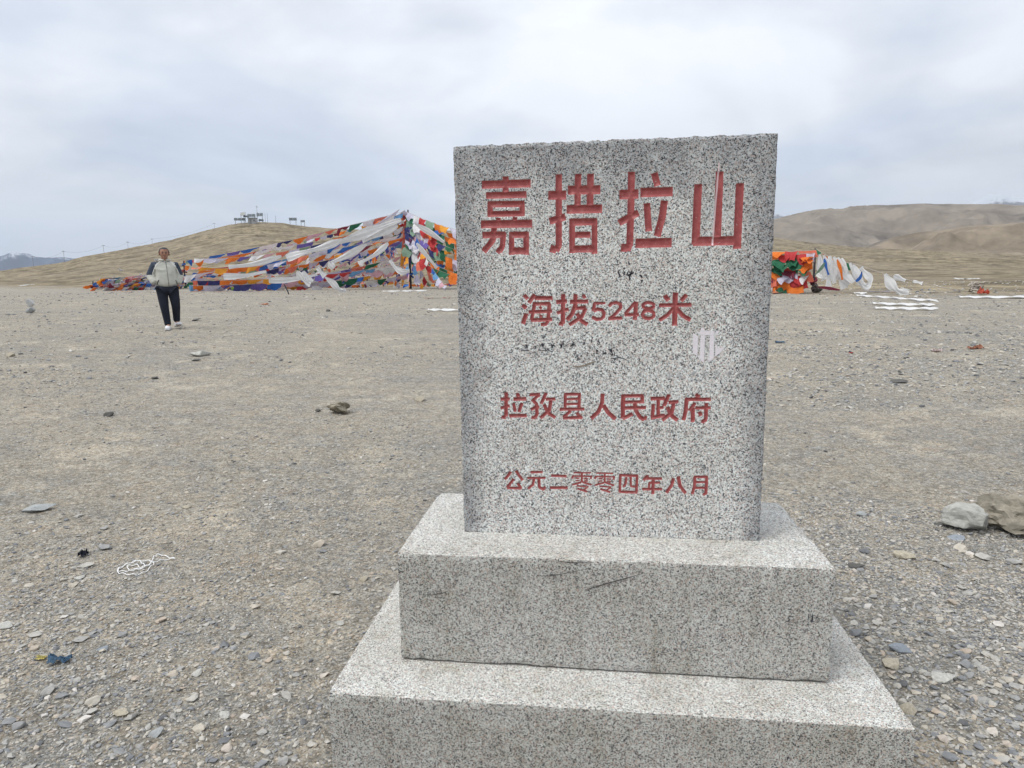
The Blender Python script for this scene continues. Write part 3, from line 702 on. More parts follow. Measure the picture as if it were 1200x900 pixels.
MONBOX = (-0.36, 1.345, -0.42, 0.64)
def gravel_points():
    rs = np.random.RandomState(4)
    out = []
    def sector(n, r0, r1, smin, smax, power, dens=None, az0=-0.95, az1=0.72):
        r = np.sqrt(rs.uniform(r0 ** 2, r1 ** 2, n)); a = rs.uniform(az0, az1, n)
        x = EYE[0] + r * np.sin(a); y = EYE[1] + r * np.cos(a)
        sz = smin * (smax / smin) ** (rs.uniform(0, 1, n) ** power)
        d = np.ones(n) if dens is None else dens(x, y, r)
        keep = rs.uniform(0, 1, n) < d
        keep &= ~((x > MONBOX[0] - .01) & (x < MONBOX[1] + .01) & (y > MONBOX[2] - .01) & (y < MONBOX[3] + .01))
        out.append(np.stack([x[keep], y[keep], sz[keep]], -1))
    # the thick gravel bank to the right of the monument and in the lower left corner, thinning into bare dirt
    def bank(x, y, r):
        right = sstep(1.2, 1.8, x) * (1 - sstep(1.2, 3.4, y + 0.25 * (x - 2))) * 1.0
        left = sstep(0.2, -1.2, x + 0.4 * (y + .6)) * (1 - sstep(-0.4, 1.6, y + 0.3 * fbm(x, y, 2, 6) * 6)) * 0.75
        nz = fbm(x * 1.3, y * 1.3, 4, 71)
        return np.clip(np.maximum(right, left) * (0.75 + nz * 1.6) + 0.10 + 0.5 * np.clip(nz, 0, 1), 0.04, 1)
    sector(190000, 0.9, 4.6, 0.004, 0.018, 1.2, bank)
    sector(42000, 0.9, 4.8, 0.011, 0.034, 1.5, bank)
    def patchy(x, y, r):
        nz = fbm(x * 0.55, y * 0.55, 5, 81)
        right = sstep(2.0, 5.0, x) * 0.25
        return np.clip(0.36 + nz * 2.0 + right, 0.05, 1)
    sector(90000, 4.2, 12, 0.007, 0.04, 2.3, patchy)
    sector(34000, 10, 24, 0.014, 0.095, 2.6, patchy)
    sector(14000, 22, 46, 0.03, 0.15, 2.2, patchy)
    # rubble strewn over the gravel bed right of the monument, 8 - 16 m away
    sector(9000, 7.5, 15, 0.02, 0.085, 2.3, lambda x, y, r: np.clip(0.4 + fbm(x * .5, y * 1.1, 4, 91) * 2.6, 0.02, 1), 0.12, 0.62)
    return np.concatenate(out)
GP = gravel_points(); ng = len(GP)
rs = np.random.RandomState(8)
gm = bpy.data.meshes.new('gravel'); gm.vertices.add(ng)
gzv = ground_z(GP[:, 0], GP[:, 1])
rdist = np.hypot(GP[:, 0] - EYE[0], GP[:, 1] - EYE[1])
gzv = gzv + fbm(GP[:, 0] * 3.1, GP[:, 1] * 3.1, 3, 41) * 0.025 * (1 - sstep(12, 25, rdist)) + fbm(GP[:, 0] * 14, GP[:, 1] * 14, 3, 51) * 0.012 * (1 - sstep(5, 10, rdist))
gm.vertices.foreach_set('co', np.stack([GP[:, 0], GP[:, 1], gzv + GP[:, 2] * 0.10], -1).astype(np.float32).ravel())
a = gm.attributes.new('ssc', 'FLOAT_VECTOR', 'POINT'); a.data.foreach_set('vector', (GP[:, 2:3] * rs.uniform(0.75, 1.25, (ng, 3)) * np.array([1.15, 0.95, 1.0])).astype(np.float32).ravel())
a = gm.attributes.new('srot', 'FLOAT_VECTOR', 'POINT'); a.data.foreach_set('vector', np.stack([rs.normal(0, .22, ng), rs.normal(0, .22, ng), rs.uniform(0, 6.28, ng)], -1).astype(np.float32).ravel())
a = gm.attributes.new('scol', 'FLOAT', 'POINT'); a.data.foreach_set('value', rs.uniform(0, 1, ng).astype(np.float32))
a = gm.attributes.new('svar', 'INT', 'POINT'); a.data.foreach_set('value', rs.randint(0, 7, ng).astype(np.int32))
gravel = link(bpy.data.objects.new('gravel', gm)); tag(gravel, 'loose grey and tan gravel scattered over the whole pass', 'gravel', kind='stuff')
ng_ = bpy.data.node_groups.new('gravel_scatter', 'GeometryNodeTree')
ng_.interface.new_socket('Geometry', in_out='INPUT', socket_type='NodeSocketGeometry')
ng_.interface.new_socket('Geometry', in_out='OUTPUT', socket_type='NodeSocketGeometry')
gi = ng_.nodes.new('NodeGroupInput'); go = ng_.nodes.new('NodeGroupOutput')
g2i = ng_.nodes.new('GeometryNodeGeometryToInstance')
for k in range(7):
    ico = ng_.nodes.new('GeometryNodeMeshIcoSphere'); ico.inputs['Radius'].default_value = 0.5; ico.inputs['Subdivisions'].default_value = 2
    pos = ng_.nodes.new('GeometryNodeInputPosition')
    wn_ = ng_.nodes.new('ShaderNodeTexWhiteNoise'); wn_.noise_dimensions = '4D'; wn_.inputs['W'].default_value = k * 3.7 + 0.5
    ng_.links.new(pos.outputs[0], wn_.inputs['Vector'])
    pw = ng_.nodes.new('ShaderNodeMath'); pw.operation = 'POWER'; pw.inputs[1].default_value = 0.5; ng_.links.new(wn_.outputs['Value'], pw.inputs[0])
    mu = ng_.nodes.new('ShaderNodeVectorMath'); mu.operation = 'SCALE'; ng_.links.new(pos.outputs[0], mu.inputs[0]); ng_.links.new(pw.outputs[0], mu.inputs['Scale'])
    fl = ng_.nodes.new('ShaderNodeVectorMath'); fl.operation = 'MULTIPLY'; ng_.links.new(mu.outputs[0], fl.inputs[0]); fl.inputs[1].default_value = (1.0, 0.62 + 0.05 * k, 0.30 + 0.045 * k)
    sp = ng_.nodes.new('GeometryNodeSetPosition'); ng_.links.new(ico.outputs['Mesh'], sp.inputs['Geometry']); ng_.links.new(fl.outputs[0], sp.inputs['Position'])
    ch = ng_.nodes.new('GeometryNodeConvexHull'); ng_.links.new(sp.outputs[0], ch.inputs[0])
    sm_ = ng_.nodes.new('GeometryNodeSetMaterial'); sm_.inputs['Material'].default_value = M_GRAVEL; ng_.links.new(ch.outputs[0], sm_.inputs[0])
    ng_.links.new(sm_.outputs[0], g2i.inputs[0])
def named(nm, t):
    n = ng_.nodes.new('GeometryNodeInputNamedAttribute'); n.data_type = t; n.inputs[0].default_value = nm; return n.outputs[0]
m2p = ng_.nodes.new('GeometryNodeMeshToPoints'); ng_.links.new(gi.outputs[0], m2p.inputs[0])
iop = ng_.nodes.new('GeometryNodeInstanceOnPoints'); ng_.links.new(m2p.outputs[0], iop.inputs['Points']); ng_.links.new(g2i.outputs[0], iop.inputs['Instance'])
iop.inputs['Pick Instance'].default_value = True
ng_.links.new(named('svar', 'INT'), iop.inputs['Instance Index'])
e2r = ng_.nodes.new('FunctionNodeEulerToRotation'); ng_.links.new(named('srot', 'FLOAT_VECTOR'), e2r.inputs[0])
ng_.links.new(e2r.outputs[0], iop.inputs['Rotation']); ng_.links.new(named('ssc', 'FLOAT_VECTOR'), iop.inputs['Scale'])
ng_.links.new(iop.outputs[0], go.inputs[0])
md = gravel.modifiers.new('scatter', 'NODES'); md.node_group = ng_

# --- single stones that show about ten pixels or more
protos = []
for k in range(9):
    bm = hull_stone(40 + k, flat=[0.3, 0.42, 0.36, 0.55, 0.26, 0.4, 0.48, 0.33, 0.6][k], n=[15, 18, 14, 20, 13, 16, 18, 15, 20][k], spread=0.3)
    bmesh.ops.bevel(bm, geom=list(bm.edges), offset=0.014, segments=1, affect='EDGES')
    m = bpy.data.meshes.new('stone'); bm.to_mesh(m); bm.free(); m.materials.append(M_STONE); protos.append(m)
def surf_z(x, y):
    r = math.hypot(x - EYE[0], y - EYE[1]); X_ = np.array([x]); Y_ = np.array([y])
    return gz(x, y) + float((fbm(X_ * 3.1, Y_ * 3.1, 3, 41) * 0.025 * (1 - sstep(12, 25, r)) + fbm(X_ * 14, Y_ * 14, 3, 51) * 0.012 * (1 - sstep(5, 10, r)))[0])
def put_stone(u, v, wpx, k=None, label='loose stone in the gravel', group='loose stones in the gravel', rnd=random, tall=1.0, yaw=None, mat=None):
    p = on_ground(u, v); r = np.linalg.norm(p - EYE); s = wpx / FPX * r
    if MONBOX[0] - s < p[0] < MONBOX[1] + s and MONBOX[2] - s < p[1] < MONBOX[3] + s: return None
    k = rnd.randrange(9) if k is None else k
    o = bpy.data.objects.new('stone', protos[k]); link(o)
    o.location = (p[0], p[1], surf_z(p[0], p[1]) + s * 0.10 * tall)
    o.rotation_euler = (rnd.gauss(0, .12), rnd.gauss(0, .12), rnd.uniform(-0.6, 0.6) if yaw is None else yaw)
    o.scale = (s * 1.08, s * rnd.uniform(0.85, 1.2), s * tall)
    tag(o, label, 'stone', group)
    if mat:
        o.data = o.data.copy(); o.data.materials.clear(); o.data.materials.append(mat)
    return o
rb = random.Random(21)
cnt = 0
while cnt < 150:                                # the gravel bank right of the monument
    u = rb.uniform(985, 1215); v = rb.uniform(640, 915)
    if u < 985 + (v - 728) * 0.72 + 6: continue
    if rb.random() > (0.25 + (v - 640) / 240): continue
    if put_stone(u, v, rb.choice([8, 9, 9, 10, 10, 11, 12, 13, 16]), rnd=rb, label='loose flat stone in the thick gravel right of the monument', group='stones in the gravel right of the monument'): cnt += 1
cnt = 0
while cnt < 85:                                 # and left of it
    u = rb.uniform(-10, 400); v = rb.uniform(600, 915)
    if rb.random() > (0.08 + ((v - 600) / 300) ** 1.6): continue
    if put_stone(u, v, rb.choice([8, 9, 10, 11, 12, 14, 16]), rnd=rb, label='loose flat stone in the gravel left of the monument', group='stones in the gravel left of the monument'): cnt += 1
M_S_LIGHT = simple('pale_rock', (0.46, 0.455, 0.42), 0.9, 0.25, 14, bump=0.3)
M_S_TAN = simple('tan_rock', (0.42, 0.38, 0.30), 0.9, 0.3, 14, bump=0.3)
M_S_DARK = simple('dark_rock', (0.11, 0.108, 0.10), 0.9, 0.35, 20, bump=0.3)
M_S_BLUE = simple('blue_slate', (0.25, 0.275, 0.305), 0.8, 0.2, 20)
M_S_GREY = simple('grey_slate', (0.33, 0.345, 0.345), 0.8, 0.2, 20)
for (u, v, w, k, tall, mat, lab) in [
    (45, 599, 34, 0, 0.8, M_S_GREY, 'long pale grey flat stone near the left edge, well before the person'),
    (142, 838, 17, 6, 1.3, M_S_TAN, 'tan rounded stone in the lower left gravel, left of a darker one'),
    (184, 859, 17, 3, 1.0, M_S_GREY, 'grey round stone in the lower left gravel'),
    (128, 487, 10, 3, 1.5, M_S_DARK, 'small black stone lying alone on the bare ground left'),
    (1052, 448, 24, 4, 0.6, M_S_DARK, 'dark flat plate of stone on the gravel beyond the monument at right'),
    (228, 376, 17, 4, 0.6, M_S_DARK, 'dark flat stone to the right of the walking person'),
    (237, 417, 26, 7, 0.9, M_S_LIGHT, 'pale flat stone lying in front of and right of the person'),
    (229, 423, 14, 4, 0.8, M_S_DARK, 'dark chip of stone just below the pale flat one'),
    (182, 444, 9, 1, 1.2, M_S_DARK, 'small dark stone straight below the walking person'),
    (493, 470, 14, 3, 1.3, M_S_TAN, 'small tan stone right of the jagged brown rock'),
    (373, 482, 7, 3, 1.3, M_S_DARK, 'tiny dark stone close to the left of the jagged brown rock'),
    (385, 365, 6, 3, 1.3, M_S_DARK, 'small black clod in front of the flag heap'),
    (1099, 579, 22, 5, 0.8, M_S_GREY, 'flat grey stone before and left of the two big rocks') if False else (1008, 604, 16, 2, 1.1, M_S_GREY, 'grey flat stone to the right of the upper step'),
    (1061, 653, 26, 1, 0.9, M_S_TAN, 'tan flat stone lying halfway down from the two big rocks'),
    (1054, 762, 26, 6, 1.0, M_S_BLUE, 'blue grey rounded slate in the gravel by the lower step'),
    (1104, 795, 30, 5, 0.9, M_S_LIGHT, 'pale wedge of stone in the gravel at right'),
    (1064, 834, 18, 3, 1.4, M_S_TAN, 'tan cobble leaning against the corner of the lower step'),
    (1047, 780, 24, 7, 0.9, M_S_TAN, 'long tan flat stone beside the blue grey slate'),
    (1119, 632, 22, 4, 0.4, M_S_BLUE, 'thin blue slate lying in front of the pale angular rock'),
    (1100, 617, 14, 4, 0.7, M_S_DARK, 'dark blue chip left of the pale angular rock'),
    (1003, 665, 22, 5, 0.8, M_S_DARK, 'dark slate beside the upper step corner'),
    (427, 680, 11, 3, 1.2, M_S_TAN, 'small tan stone close to the left of the upper step'),
    (70, 776, 0, 0, 1, None, ''),
    (93, 677, 13, 2, 1.0, M_S_LIGHT, 'pale stone left of the coil of white cord'),
    (6, 733, 16, 6, 1.3, M_S_LIGHT, 'pale blocky stone at the left edge of the picture'),
    (120, 762, 14, 2, 0.8, M_S_BLUE, 'blue grey chip right of the blue plastic scrap'),
    (218, 594, 13, 2, 1.1, M_S_TAN, 'tan flat stone above and right of the white cord'),
    (13, 418, 8, 3, 1.5, M_S_TAN, 'small tan stone at the far left edge below the pale block'),
    (230, 789, 14, 2, 1.0, M_S_LIGHT, 'pale chip in the gravel midway between cord and lower step'),
    (265, 838, 16, 1, 1.1, M_S_LIGHT, 'flat pale stone in the gravel by the lower step left side')]:
    if w:
        st = put_stone(u, v, w, k, lab, None, rb, tall, 0.0, mat)
        if w == 34: st.scale.y *= 0.55; st.rotation_euler = (0.1, -0.05, 0.35)

def rock(name, u, v, wpx, hpx, seed, mat, label, jag=0.28, depth=0.8, cat='rock', shape=None):
    p = on_ground(u, v); r = np.linalg.norm(p - EYE); w = wpx / FPX * r; h = hpx / FPX * r * 1.02
    bm = bmesh.new(); bmesh.ops.create_icosphere(bm, subdivisions=4, radius=0.5)
    co = np.array([tuple(x.co) for x in bm.verts])
    rs2 = np.random.RandomState(seed)
    for k in range(16):                          # planes that shear off facets
        n = rs2.normal(size=3); n /= np.linalg.norm(n); d = rs2.uniform(0.22, 0.40)
        t = co @ n - d; co -= np.clip(t, 0, None)[:, None] * n[None] * 0.92
    nn = co / (np.linalg.norm(co, axis=1)[:, None] + 1e-9)
    f = fbm(co[:, 0] * 5 + co[:, 2] * 2.4, co[:, 1] * 5 + co[:, 2] * 3.7, 5, seed, 0.6)
    co = co + nn * (f * jag)[:, None]
    if shape is not None: co = shape(co)
    co /= (co.max(0) - co.min(0))[None]; co -= (co.max(0) + co.min(0))[None] / 2
    co *= np.array([w, w * depth, h]); co[:, 2] += h * 0.5 - h * 0.06
    for x, c_ in zip(bm.verts, co): x.co = tuple(c_)
    o = bm_obj(name, bm, mat); o.location = (p[0], p[1], surf_z(p[0], p[1])); o.rotation_euler = (0, 0, -YAW * 0.6 - math.atan2(p[0] - EYE[0], p[1] - EYE[1]))
    # the vertices keep their place relative to the viewer's direction
    tag(o, label, cat); return o
def rock_mat(name, a, b, c, sc=22):
    N = NT(name, 0.92, 0.2); P = N.obj()
    col = N.ramp(N.noise(P, sc, 6, 0.7), [(0.3, a), (0.5, b), (0.7, c)])
    col = N.mix(N.ramp(N.noise(P, sc * 0.4, 4, 0.6), [(0.52, 0.0), (0.62, 0.6)]), col, tuple(x * 0.45 for x in b))
    N.color(col); N.bump(N.noise(P, sc * 2.5, 6, 0.7), 0.6, 0.01); return N.m
M_RK1 = rock_mat('pale_grey_rock', (0.30, 0.30, 0.28), (0.40, 0.40, 0.37), (0.47, 0.46, 0.42))
M_RK2 = rock_mat('lichened_tan_rock', (0.15, 0.135, 0.11), (0.29, 0.265, 0.215), (0.42, 0.385, 0.31), 16)
M_RK3 = rock_mat('jagged_brown_rock', (0.13, 0.115, 0.09), (0.29, 0.26, 0.20), (0.44, 0.40, 0.31), 14)
rock('rock', 1129, 620, 37, 25, 5, M_RK1, 'pale grey angular rock, the left one of the two big rocks at right', 0.16)
rock('rock', 1177, 622, 60, 36, 8, M_RK2, 'bigger brown and tan rock at the right edge, touching the pale grey one', 0.42, 0.65)
rock('rock', 397, 484, 27, 15, 12, M_RK3, 'jagged brown rock lying on bare ground between the person and the monument', 0.5)
rock('rock', 957, 343, 12, 10, 15, M_S_DARK, 'dark grey boulder holding down the flags below the right hand post', 0.3)
rock('rock', 36, 367, 8, 6, 18, M_S_GREY, 'dark stone that carries a small white block near the left edge', 0.2)
wb = rock('rock', 36, 363, 7, 9, 19, simple('white_quartz', (0.55, 0.55, 0.54), 0.8, 0.1), 'small rounded white block standing on a dark stone near the left edge', 0.1)
wb.location.z += 0.06

# ------------------------------------------------------------------ litter
M_CORD = simple('white_nylon_cord', (0.78, 0.78, 0.77), 0.6, 0.06, 60)
def px_tube(name, pts, rad, mat, label, cat, scale=(1, 1), origin=(0, 0), lift=0.012, sub=4, rfun=None):
    P = []
    pts = [(origin[0] + a * scale[0], origin[1] + b * scale[1]) for a, b in pts]
    for i in range(len(pts) - 1):
        p0 = pts[max(i - 1, 0)]; p1 = pts[i]; p2 = pts[i + 1]; p3 = pts[min(i + 2, len(pts) - 1)]
        for k in range(sub):
            t = k / sub
            q = [0.5 * ((2 * p1[j]) + (-p0[j] + p2[j]) * t + (2 * p0[j] - 5 * p1[j] + 4 * p2[j] - p3[j]) * t * t + (-p0[j] + 3 * p1[j] - 3 * p2[j] + p3[j]) * t ** 3) for j in (0, 1)]
            P.append(q)
    P.append(pts[-1])
    W = []
    for q in P:
        g = on_ground(*q, rmax=60); W.append((g[0], g[1], surf_z(g[0], g[1]) + lift + 0.004 * math.sin(len(W) * 0.9)))
    bm = bmesh.new(); add_tube(bm, W, rad, 6)
    return tag(bm_obj(name, bm, mat, smooth=True), label, cat)
K = 1 / 10.909
px_tube('cord_coil', [(930, 183), (850, 172), (760, 140), (690, 138), (655, 170), (630, 235), (560, 295), (450, 330), (345, 325), (315, 285), (370, 265), (460, 275), (470, 305), (520, 300), (540, 275), (500, 235), (460, 212),
        (380, 222), (290, 262), (210, 310), (195, 350), (240, 378), (350, 388), (460, 382), (560, 345), (640, 275), (660, 245), (600, 222), (470, 212), (360, 235), (250, 290), (205, 340), (290, 350), (360, 348), (440, 328), (540, 300),
        (620, 245), (700, 222), (800, 200), (935, 186)], 0.0024, M_CORD, 'tangled coil of thin white cord lying on the gravel at lower left', 'cord', (K, K), (120, 640), lift=0.008, sub=6)
def scrap(name, u, v, wpx, mat, label, seed, aspect=0.5, cat='litter', crumple=0.25):
    p = on_ground(u, v); r = np.linalg.norm(p - EYE); s = wpx / FPX * r
    rs2 = np.random.RandomState(seed); n = 7
    bm = bmesh.new(); g = []
    for j in range(n):
        for i in range(n):
            x = (i / (n - 1) - .5) * s * (1 + rs2.uniform(-.25, .1) * (j in (0, n - 1))); y = (j / (n - 1) - .5) * s * aspect * 2.2 * (1 + rs2.uniform(-.4, .1) * (i in (0, n - 1)))
            g.append(bm.verts.new((x + rs2.normal(0, .02 * s), y + rs2.normal(0, .02 * s), abs(rs2.normal(0, crumple * s * 0.4)) + .002)))
    for j in range(n - 1):
        for i in range(n - 1): bm.faces.new((g[j * n + i], g[j * n + i + 1], g[(j + 1) * n + i + 1], g[(j + 1) * n + i]))
    r_ = bmesh.ops.solidify(bm, geom=list(bm.faces), thickness=0.001)
    o = bm_obj(name, bm, mat); o.location = (p[0], p[1], surf_z(p[0], p[1]) + 0.004); o.rotation_euler = (0, 0, rs2.uniform(-.4, .4))
    return tag(o, label, cat)
M_BLUEP = simple('blue_plastic', (0.13, 0.23, 0.34), 0.4, 0.35, 40)
scrap('plastic_scrap', 70, 776, 19, M_BLUEP, 'crumpled blue plastic scrap at lower left', 3, 0.2, crumple=0.5)
scrap('plastic_scrap', 48, 772, 9, simple('yellow_wrapper', (0.62, 0.55, 0.2), 0.5, 0.3, 40), 'small yellow wrapper left of the blue plastic scrap', 4, 0.3)
scrap('cloth_scrap', 98, 651, 7, simple('dark_cloth', (0.03, 0.033, 0.05), 0.8, 0.3, 40), 'small dark scrap standing up left of the white cord', 5, 0.6, crumple=0.9)
scrap('cloth_scrap', 914, 402, 10, M_BLUEP, 'tiny blue scrap just right of the slab', 6, 0.3)
scrap('cloth_scrap', 997, 414, 4, simple('red_scrap', (0.55, 0.05, 0.05), 0.7), 'tiny red scrap on the gravel right of the slab', 7, 0.5)
scrap('paper_scrap', 1098, 412, 7, simple('white_scrap', (0.7, 0.6, 0.58), 0.7), 'small white scrap on the gravel far right', 8, 0.6, crumple=0.5)
scrap('cloth_scrap', 310, 357, 7, simple('orange_scrap', (0.7, 0.3, 0.12), 0.7), 'tiny orange scrap in front of the flag heap', 9, 0.5)
scrap('cloth_scrap', 1143, 409, 14, simple('rust_scrap', (0.42, 0.2, 0.13), 0.8), 'rust red flat scrap near the right edge', 10, 0.3)

# ------------------------------------------------------------------ prayer flags
PAL = {'white': (0.80, 0.79, 0.81), 'lav': (0.62, 0.60, 0.73), 'orange': (0.86, 0.21, 0.035), 'amber': (0.88, 0.36, 0.045), 'blue': (0.04, 0.15, 0.50), 'sky': (0.16, 0.36, 0.62), 'navy': (0.045, 0.05, 0.17),
       'violet': (0.17, 0.13, 0.42), 'red': (0.55, 0.055, 0.06), 'maroon': (0.24, 0.04, 0.07), 'salmon': (0.76, 0.20, 0.13), 'green': (0.03, 0.16, 0.085), 'sage': (0.24, 0.36, 0.26), 'pink': (0.70, 0.42, 0.48), 'lime': (0.40, 0.72, 0.10)}
def cloth_mat(name, col, printed=True):
    N = NT(name, 0.85, 0.15); P = N.obj()
    fade = N.ramp(N.noise(P, 1.7, 3, 0.6), [(0.3, tuple(c * 0.82 for c in col)), (0.7, tuple(min(0.85, c * 1.08 + 0.02) for c in col))])
    if printed:                                # rows of block print
        w = N.n('ShaderNodeTexWave', {'Vector': P, 'Scale': 5.0, 'Distortion': 0.0}, bands_direction='Z').outputs[1]
        pr = N.math('MULTIPLY', N.ramp(w, [(0.45, 0.0), (0.6, 1.0)]), N.ramp(N.noise(P, 24, 2, 0.8), [(0.48, 0.0), (0.52, 0.45)]))
        fade = N.mix(pr, fade, tuple(c * 0.35 for c in col))
    # thin cloth: some light comes through
    N.color(fade)
    tr = N.n('ShaderNodeBsdfTranslucent'); N.l(fade, tr.inputs[0])
    mx = N.n('ShaderNodeMixShader', {0: 0.22}); N.l(N.b.outputs[0], mx.inputs[1]); N.l(tr.outputs[0], mx.inputs[2])
    N.l(mx.outputs[0], N.t.nodes['Material Output'].inputs[0])
    return N.m
CM = {k: cloth_mat('flag_cloth_' + k, v) for k, v in PAL.items()}
M_SCARF = cloth_mat('white_silk_scarf', (0.80, 0.80, 0.80), False)
M_ROPE = simple('thin_rope', (0.42, 0.38, 0.33), 0.9, 0.1, 80)

def flag_mesh(color, var):
    rs2 = np.random.RandomState(var * 31 + 7); nx, nz_ = 7, 5
    xs = np.linspace(0, 1, nx); zs = np.linspace(0, 1, nz_)
    ph = rs2.uniform(0, 6.28, 4); amp = rs2.uniform(0.08, 0.2); sh = rs2.uniform(0.05, 0.75); curl = rs2.uniform(-0.1, 0.35)
    V = []
    taper = rs2.uniform(0.7, 1.0)
    for z in zs:
        for x in xs:
            yy = amp * math.sin(x * 6.5 + ph[0] + z * 2.1) * (0.25 + z) + 0.05 * math.sin(x * 13 + ph[1]) * z + curl * z * z
            xx = 0.5 + (x - 0.5) * (1 - (1 - taper) * z) + sh * z
            zz = -z * (1 - 0.18 * curl * z) * (0.86 + 0.14 * math.sin(x * 4 + ph[3])) + 0.07 * math.sin(x * 6 + ph[2]) * z - 0.06 * math.sin(x * math.pi)
            V.append((xx, yy, zz))
    F = [(j * nx + i, j * nx + i + 1, (j + 1) * nx + i + 1, (j + 1) * nx + i) for j in range(nz_ - 1) for i in range(nx - 1)]
    m = bpy.data.meshes.new('flag_' + color); m.from_pydata(V, [], F); m.update()
    m.polygons.foreach_set('use_smooth', [True] * len(F)); m.materials.append(CM[color]); return m
FM = {k: [flag_mesh(k, v) for v in range(5)] for k in PAL}
rf = random.Random(77)
CYC = ['sky', 'white', 'salmon', 'green', 'orange']
POP = ['white'] * 26 + ['lav'] * 27 + ['orange'] * 24 + ['amber'] * 9 + ['blue'] * 12 + ['sky'] * 6 + ['navy'] * 6 + ['violet'] * 9 + ['red'] * 8 + ['maroon'] * 6 + ['salmon'] * 9 + ['green'] * 6 + ['sage'] * 4 + ['pink'] * 8 + ['lime']
NFLAG = 0
def flag_string(P0, P1, sag, label, group, cols=None, w=0.55, h=0.36, gap=0.05, start=0.0, end=1.0, skip=0.0, swing=0.9, ground=False, wind=-1, cord=0.008, run=1, long_=True):
    """a cord between two points with its flags hanging from it, blown by the wind"""
    global NFLAG
    P0 = np.array(P0, float); P1 = np.array(P1, float)
    if long_: w *= 1.22; h *= 0.92; gap = 0.0; swing *= 1.15
    L = np.linalg.norm(P1 - P0); n = max(4, int(L / 1.2))
    wob = rf.uniform(0, 6)
    def pt(t):
        p = P0 * (1 - t) + P1 * t; p = p.copy(); p[2] -= sag * 4 * t * (1 - t)
        p[1] += 0.25 * math.sin(t * 5 + wob) * min(1, L / 10) * (t * (1 - t) * 4)
        if ground:
            p[2] = gz(p[0], p[1]) + 0.05
        else:
            p[2] = max(p[2], gz(p[0], p[1]) + 0.10 + 0.55 * h * abs(math.cos(swing)))
        return p
    pts = [pt(k / n) - P0 for k in range(n + 1)]
    bm = bmesh.new(); add_tube(bm, pts, cord, 4)
    s = bm_obj('prayer_flag_string', bm, M_ROPE); s.location = tuple(P0)
    tag(s, label, 'prayer flags', group)
    t = start; c = rf.choice(POP); i = 0
    while t < end - 0.3 * w / L:
        ww = w * rf.uniform(0.8, 1.25)
        if cols: c = cols[i % len(cols)]
        elif run <= 1 or i % run == 0: c = rf.choice(POP)
        i += 1
        if c != '-' and rf.random() >= skip:
            a = pt(t); b = pt(min(1.0, t + ww / L)); d = b - a; dl = np.linalg.norm(d)
            if dl > 0.03:
                X_ = Vector(d / dl); Zd = Vector((0, 0, 1)); Y_ = Zd.cross(X_).normalized(); Z_ = X_.cross(Y_)
                M = Matrix((X_, Y_, Z_)).transposed()
                sw = rf.gauss(wind * swing, 0.38) if not ground else (wind * 1.52)
                q = M.to_quaternion() @ Quaternion((1, 0, 0), sw)
                f = bpy.data.objects.new('flag', FM[c][rf.randrange(5)]); link(f, s)
                f.location = tuple(a - P0); f.rotation_mode = 'QUATERNION'; f.rotation_quaternion = q
                hh = h * rf.uniform(0.75, 1.25)
                f.scale = (dl * 1.03, hh if not ground else hh * 0.25, hh); NFLAG += 1
        t += (ww + gap * rf.uniform(0.3, 1.4)) / L
    return s
def G_(u, v, dz=0.0):
    p = on_ground(u, v, 120); return np.array([p[0], p[1], p[2] + dz])
# posts
RM = 42.0
mast_b = G_(479, 338.5); RMAST = math.hypot(mast_b[0] - EYE[0], mast_b[1] - EYE[1])
mast_t = at(478, 246, RMAST); mast_b[0], mast_b[1] = mast_t[0], mast_t[1]; mast_b[2] = gz(*mast_b[:2])
M_POST = simple('weathered_pole', (0.055, 0.05, 0.06), 0.8, 0.3, 30)
def pole(name, b, t, r0, r1, mat, label, cat='pole', wraps=0):
    bm = bmesh.new(); d = [(0, 0, -0.1)] + [tuple((np.array(t) - np.array(b)) * k) for k in (0.3, 0.65, 1.0)]
    add_tube(bm, d, [r0, r0 * .9, (r0 + r1) / 2, r1], 8)
    o = bm_obj(name, bm, mat, smooth=True); o.location = tuple(b); tag(o, label, cat)
    for k in range(wraps):                      # cloth wound round it
        c = rf.choice(['violet', 'navy', 'blue', 'maroon', 'lav', 'salmon']); tt = 0.15 + 0.85 * k / wraps
        p = (np.array(t) - np.array(b)) * tt
        bm = bmesh.new(); rr = r0 * 2.4
        pts = [(p[0] + rr * math.cos(a) * rf.uniform(.7, 1.2), p[1] + rr * math.sin(a), p[2] + a * 0.035 + rf.uniform(-.03, .03)) for a in np.linspace(0, 9, 14)]
        add_tube(bm, pts, [0.03 + 0.06 * rf.random() for _ in pts], 5)
        bm_obj('wound_cloth', bm, CM[c], o, smooth=True)
    return o
pole('mast', mast_b, mast_t, 0.09, 0.05, M_POST, 'tall dark centre mast wrapped in flags at the peak of the heap', 'mast', wraps=5)
p2b = G_(216, 338); p2t = at(215, 305.5, math.hypot(p2b[0] - EYE[0], p2b[1] - EYE[1]) + 1.0); p2b[:2] = p2t[:2]; p2b[2] = gz(*p2b[:2])
pole('post', p2b, p2t, 0.07, 0.05, M_POST, 'short dark post at the left end of the flag heap, just behind the person', 'post', wraps=4)
p3b = G_(957, 342); p3t = at(955.5, 291, math.hypot(p3b[0] - EYE[0], p3b[1] - EYE[1])); p3b[:2] = p3t[:2]; p3b[2] = gz(*p3b[:2])
pole('post', p3b, p3t, 0.05, 0.035, M_POST, 'dark post that gathers the flags right of the monument', 'post', wraps=1)
p4b = G_(110, 341); p4t = p4b + np.array([0, 0, 0.75])
pole('post', p4b, p4t, 0.05, 0.04, M_POST, 'stub of a post at the far left end of the flag strings', 'post', wraps=1)
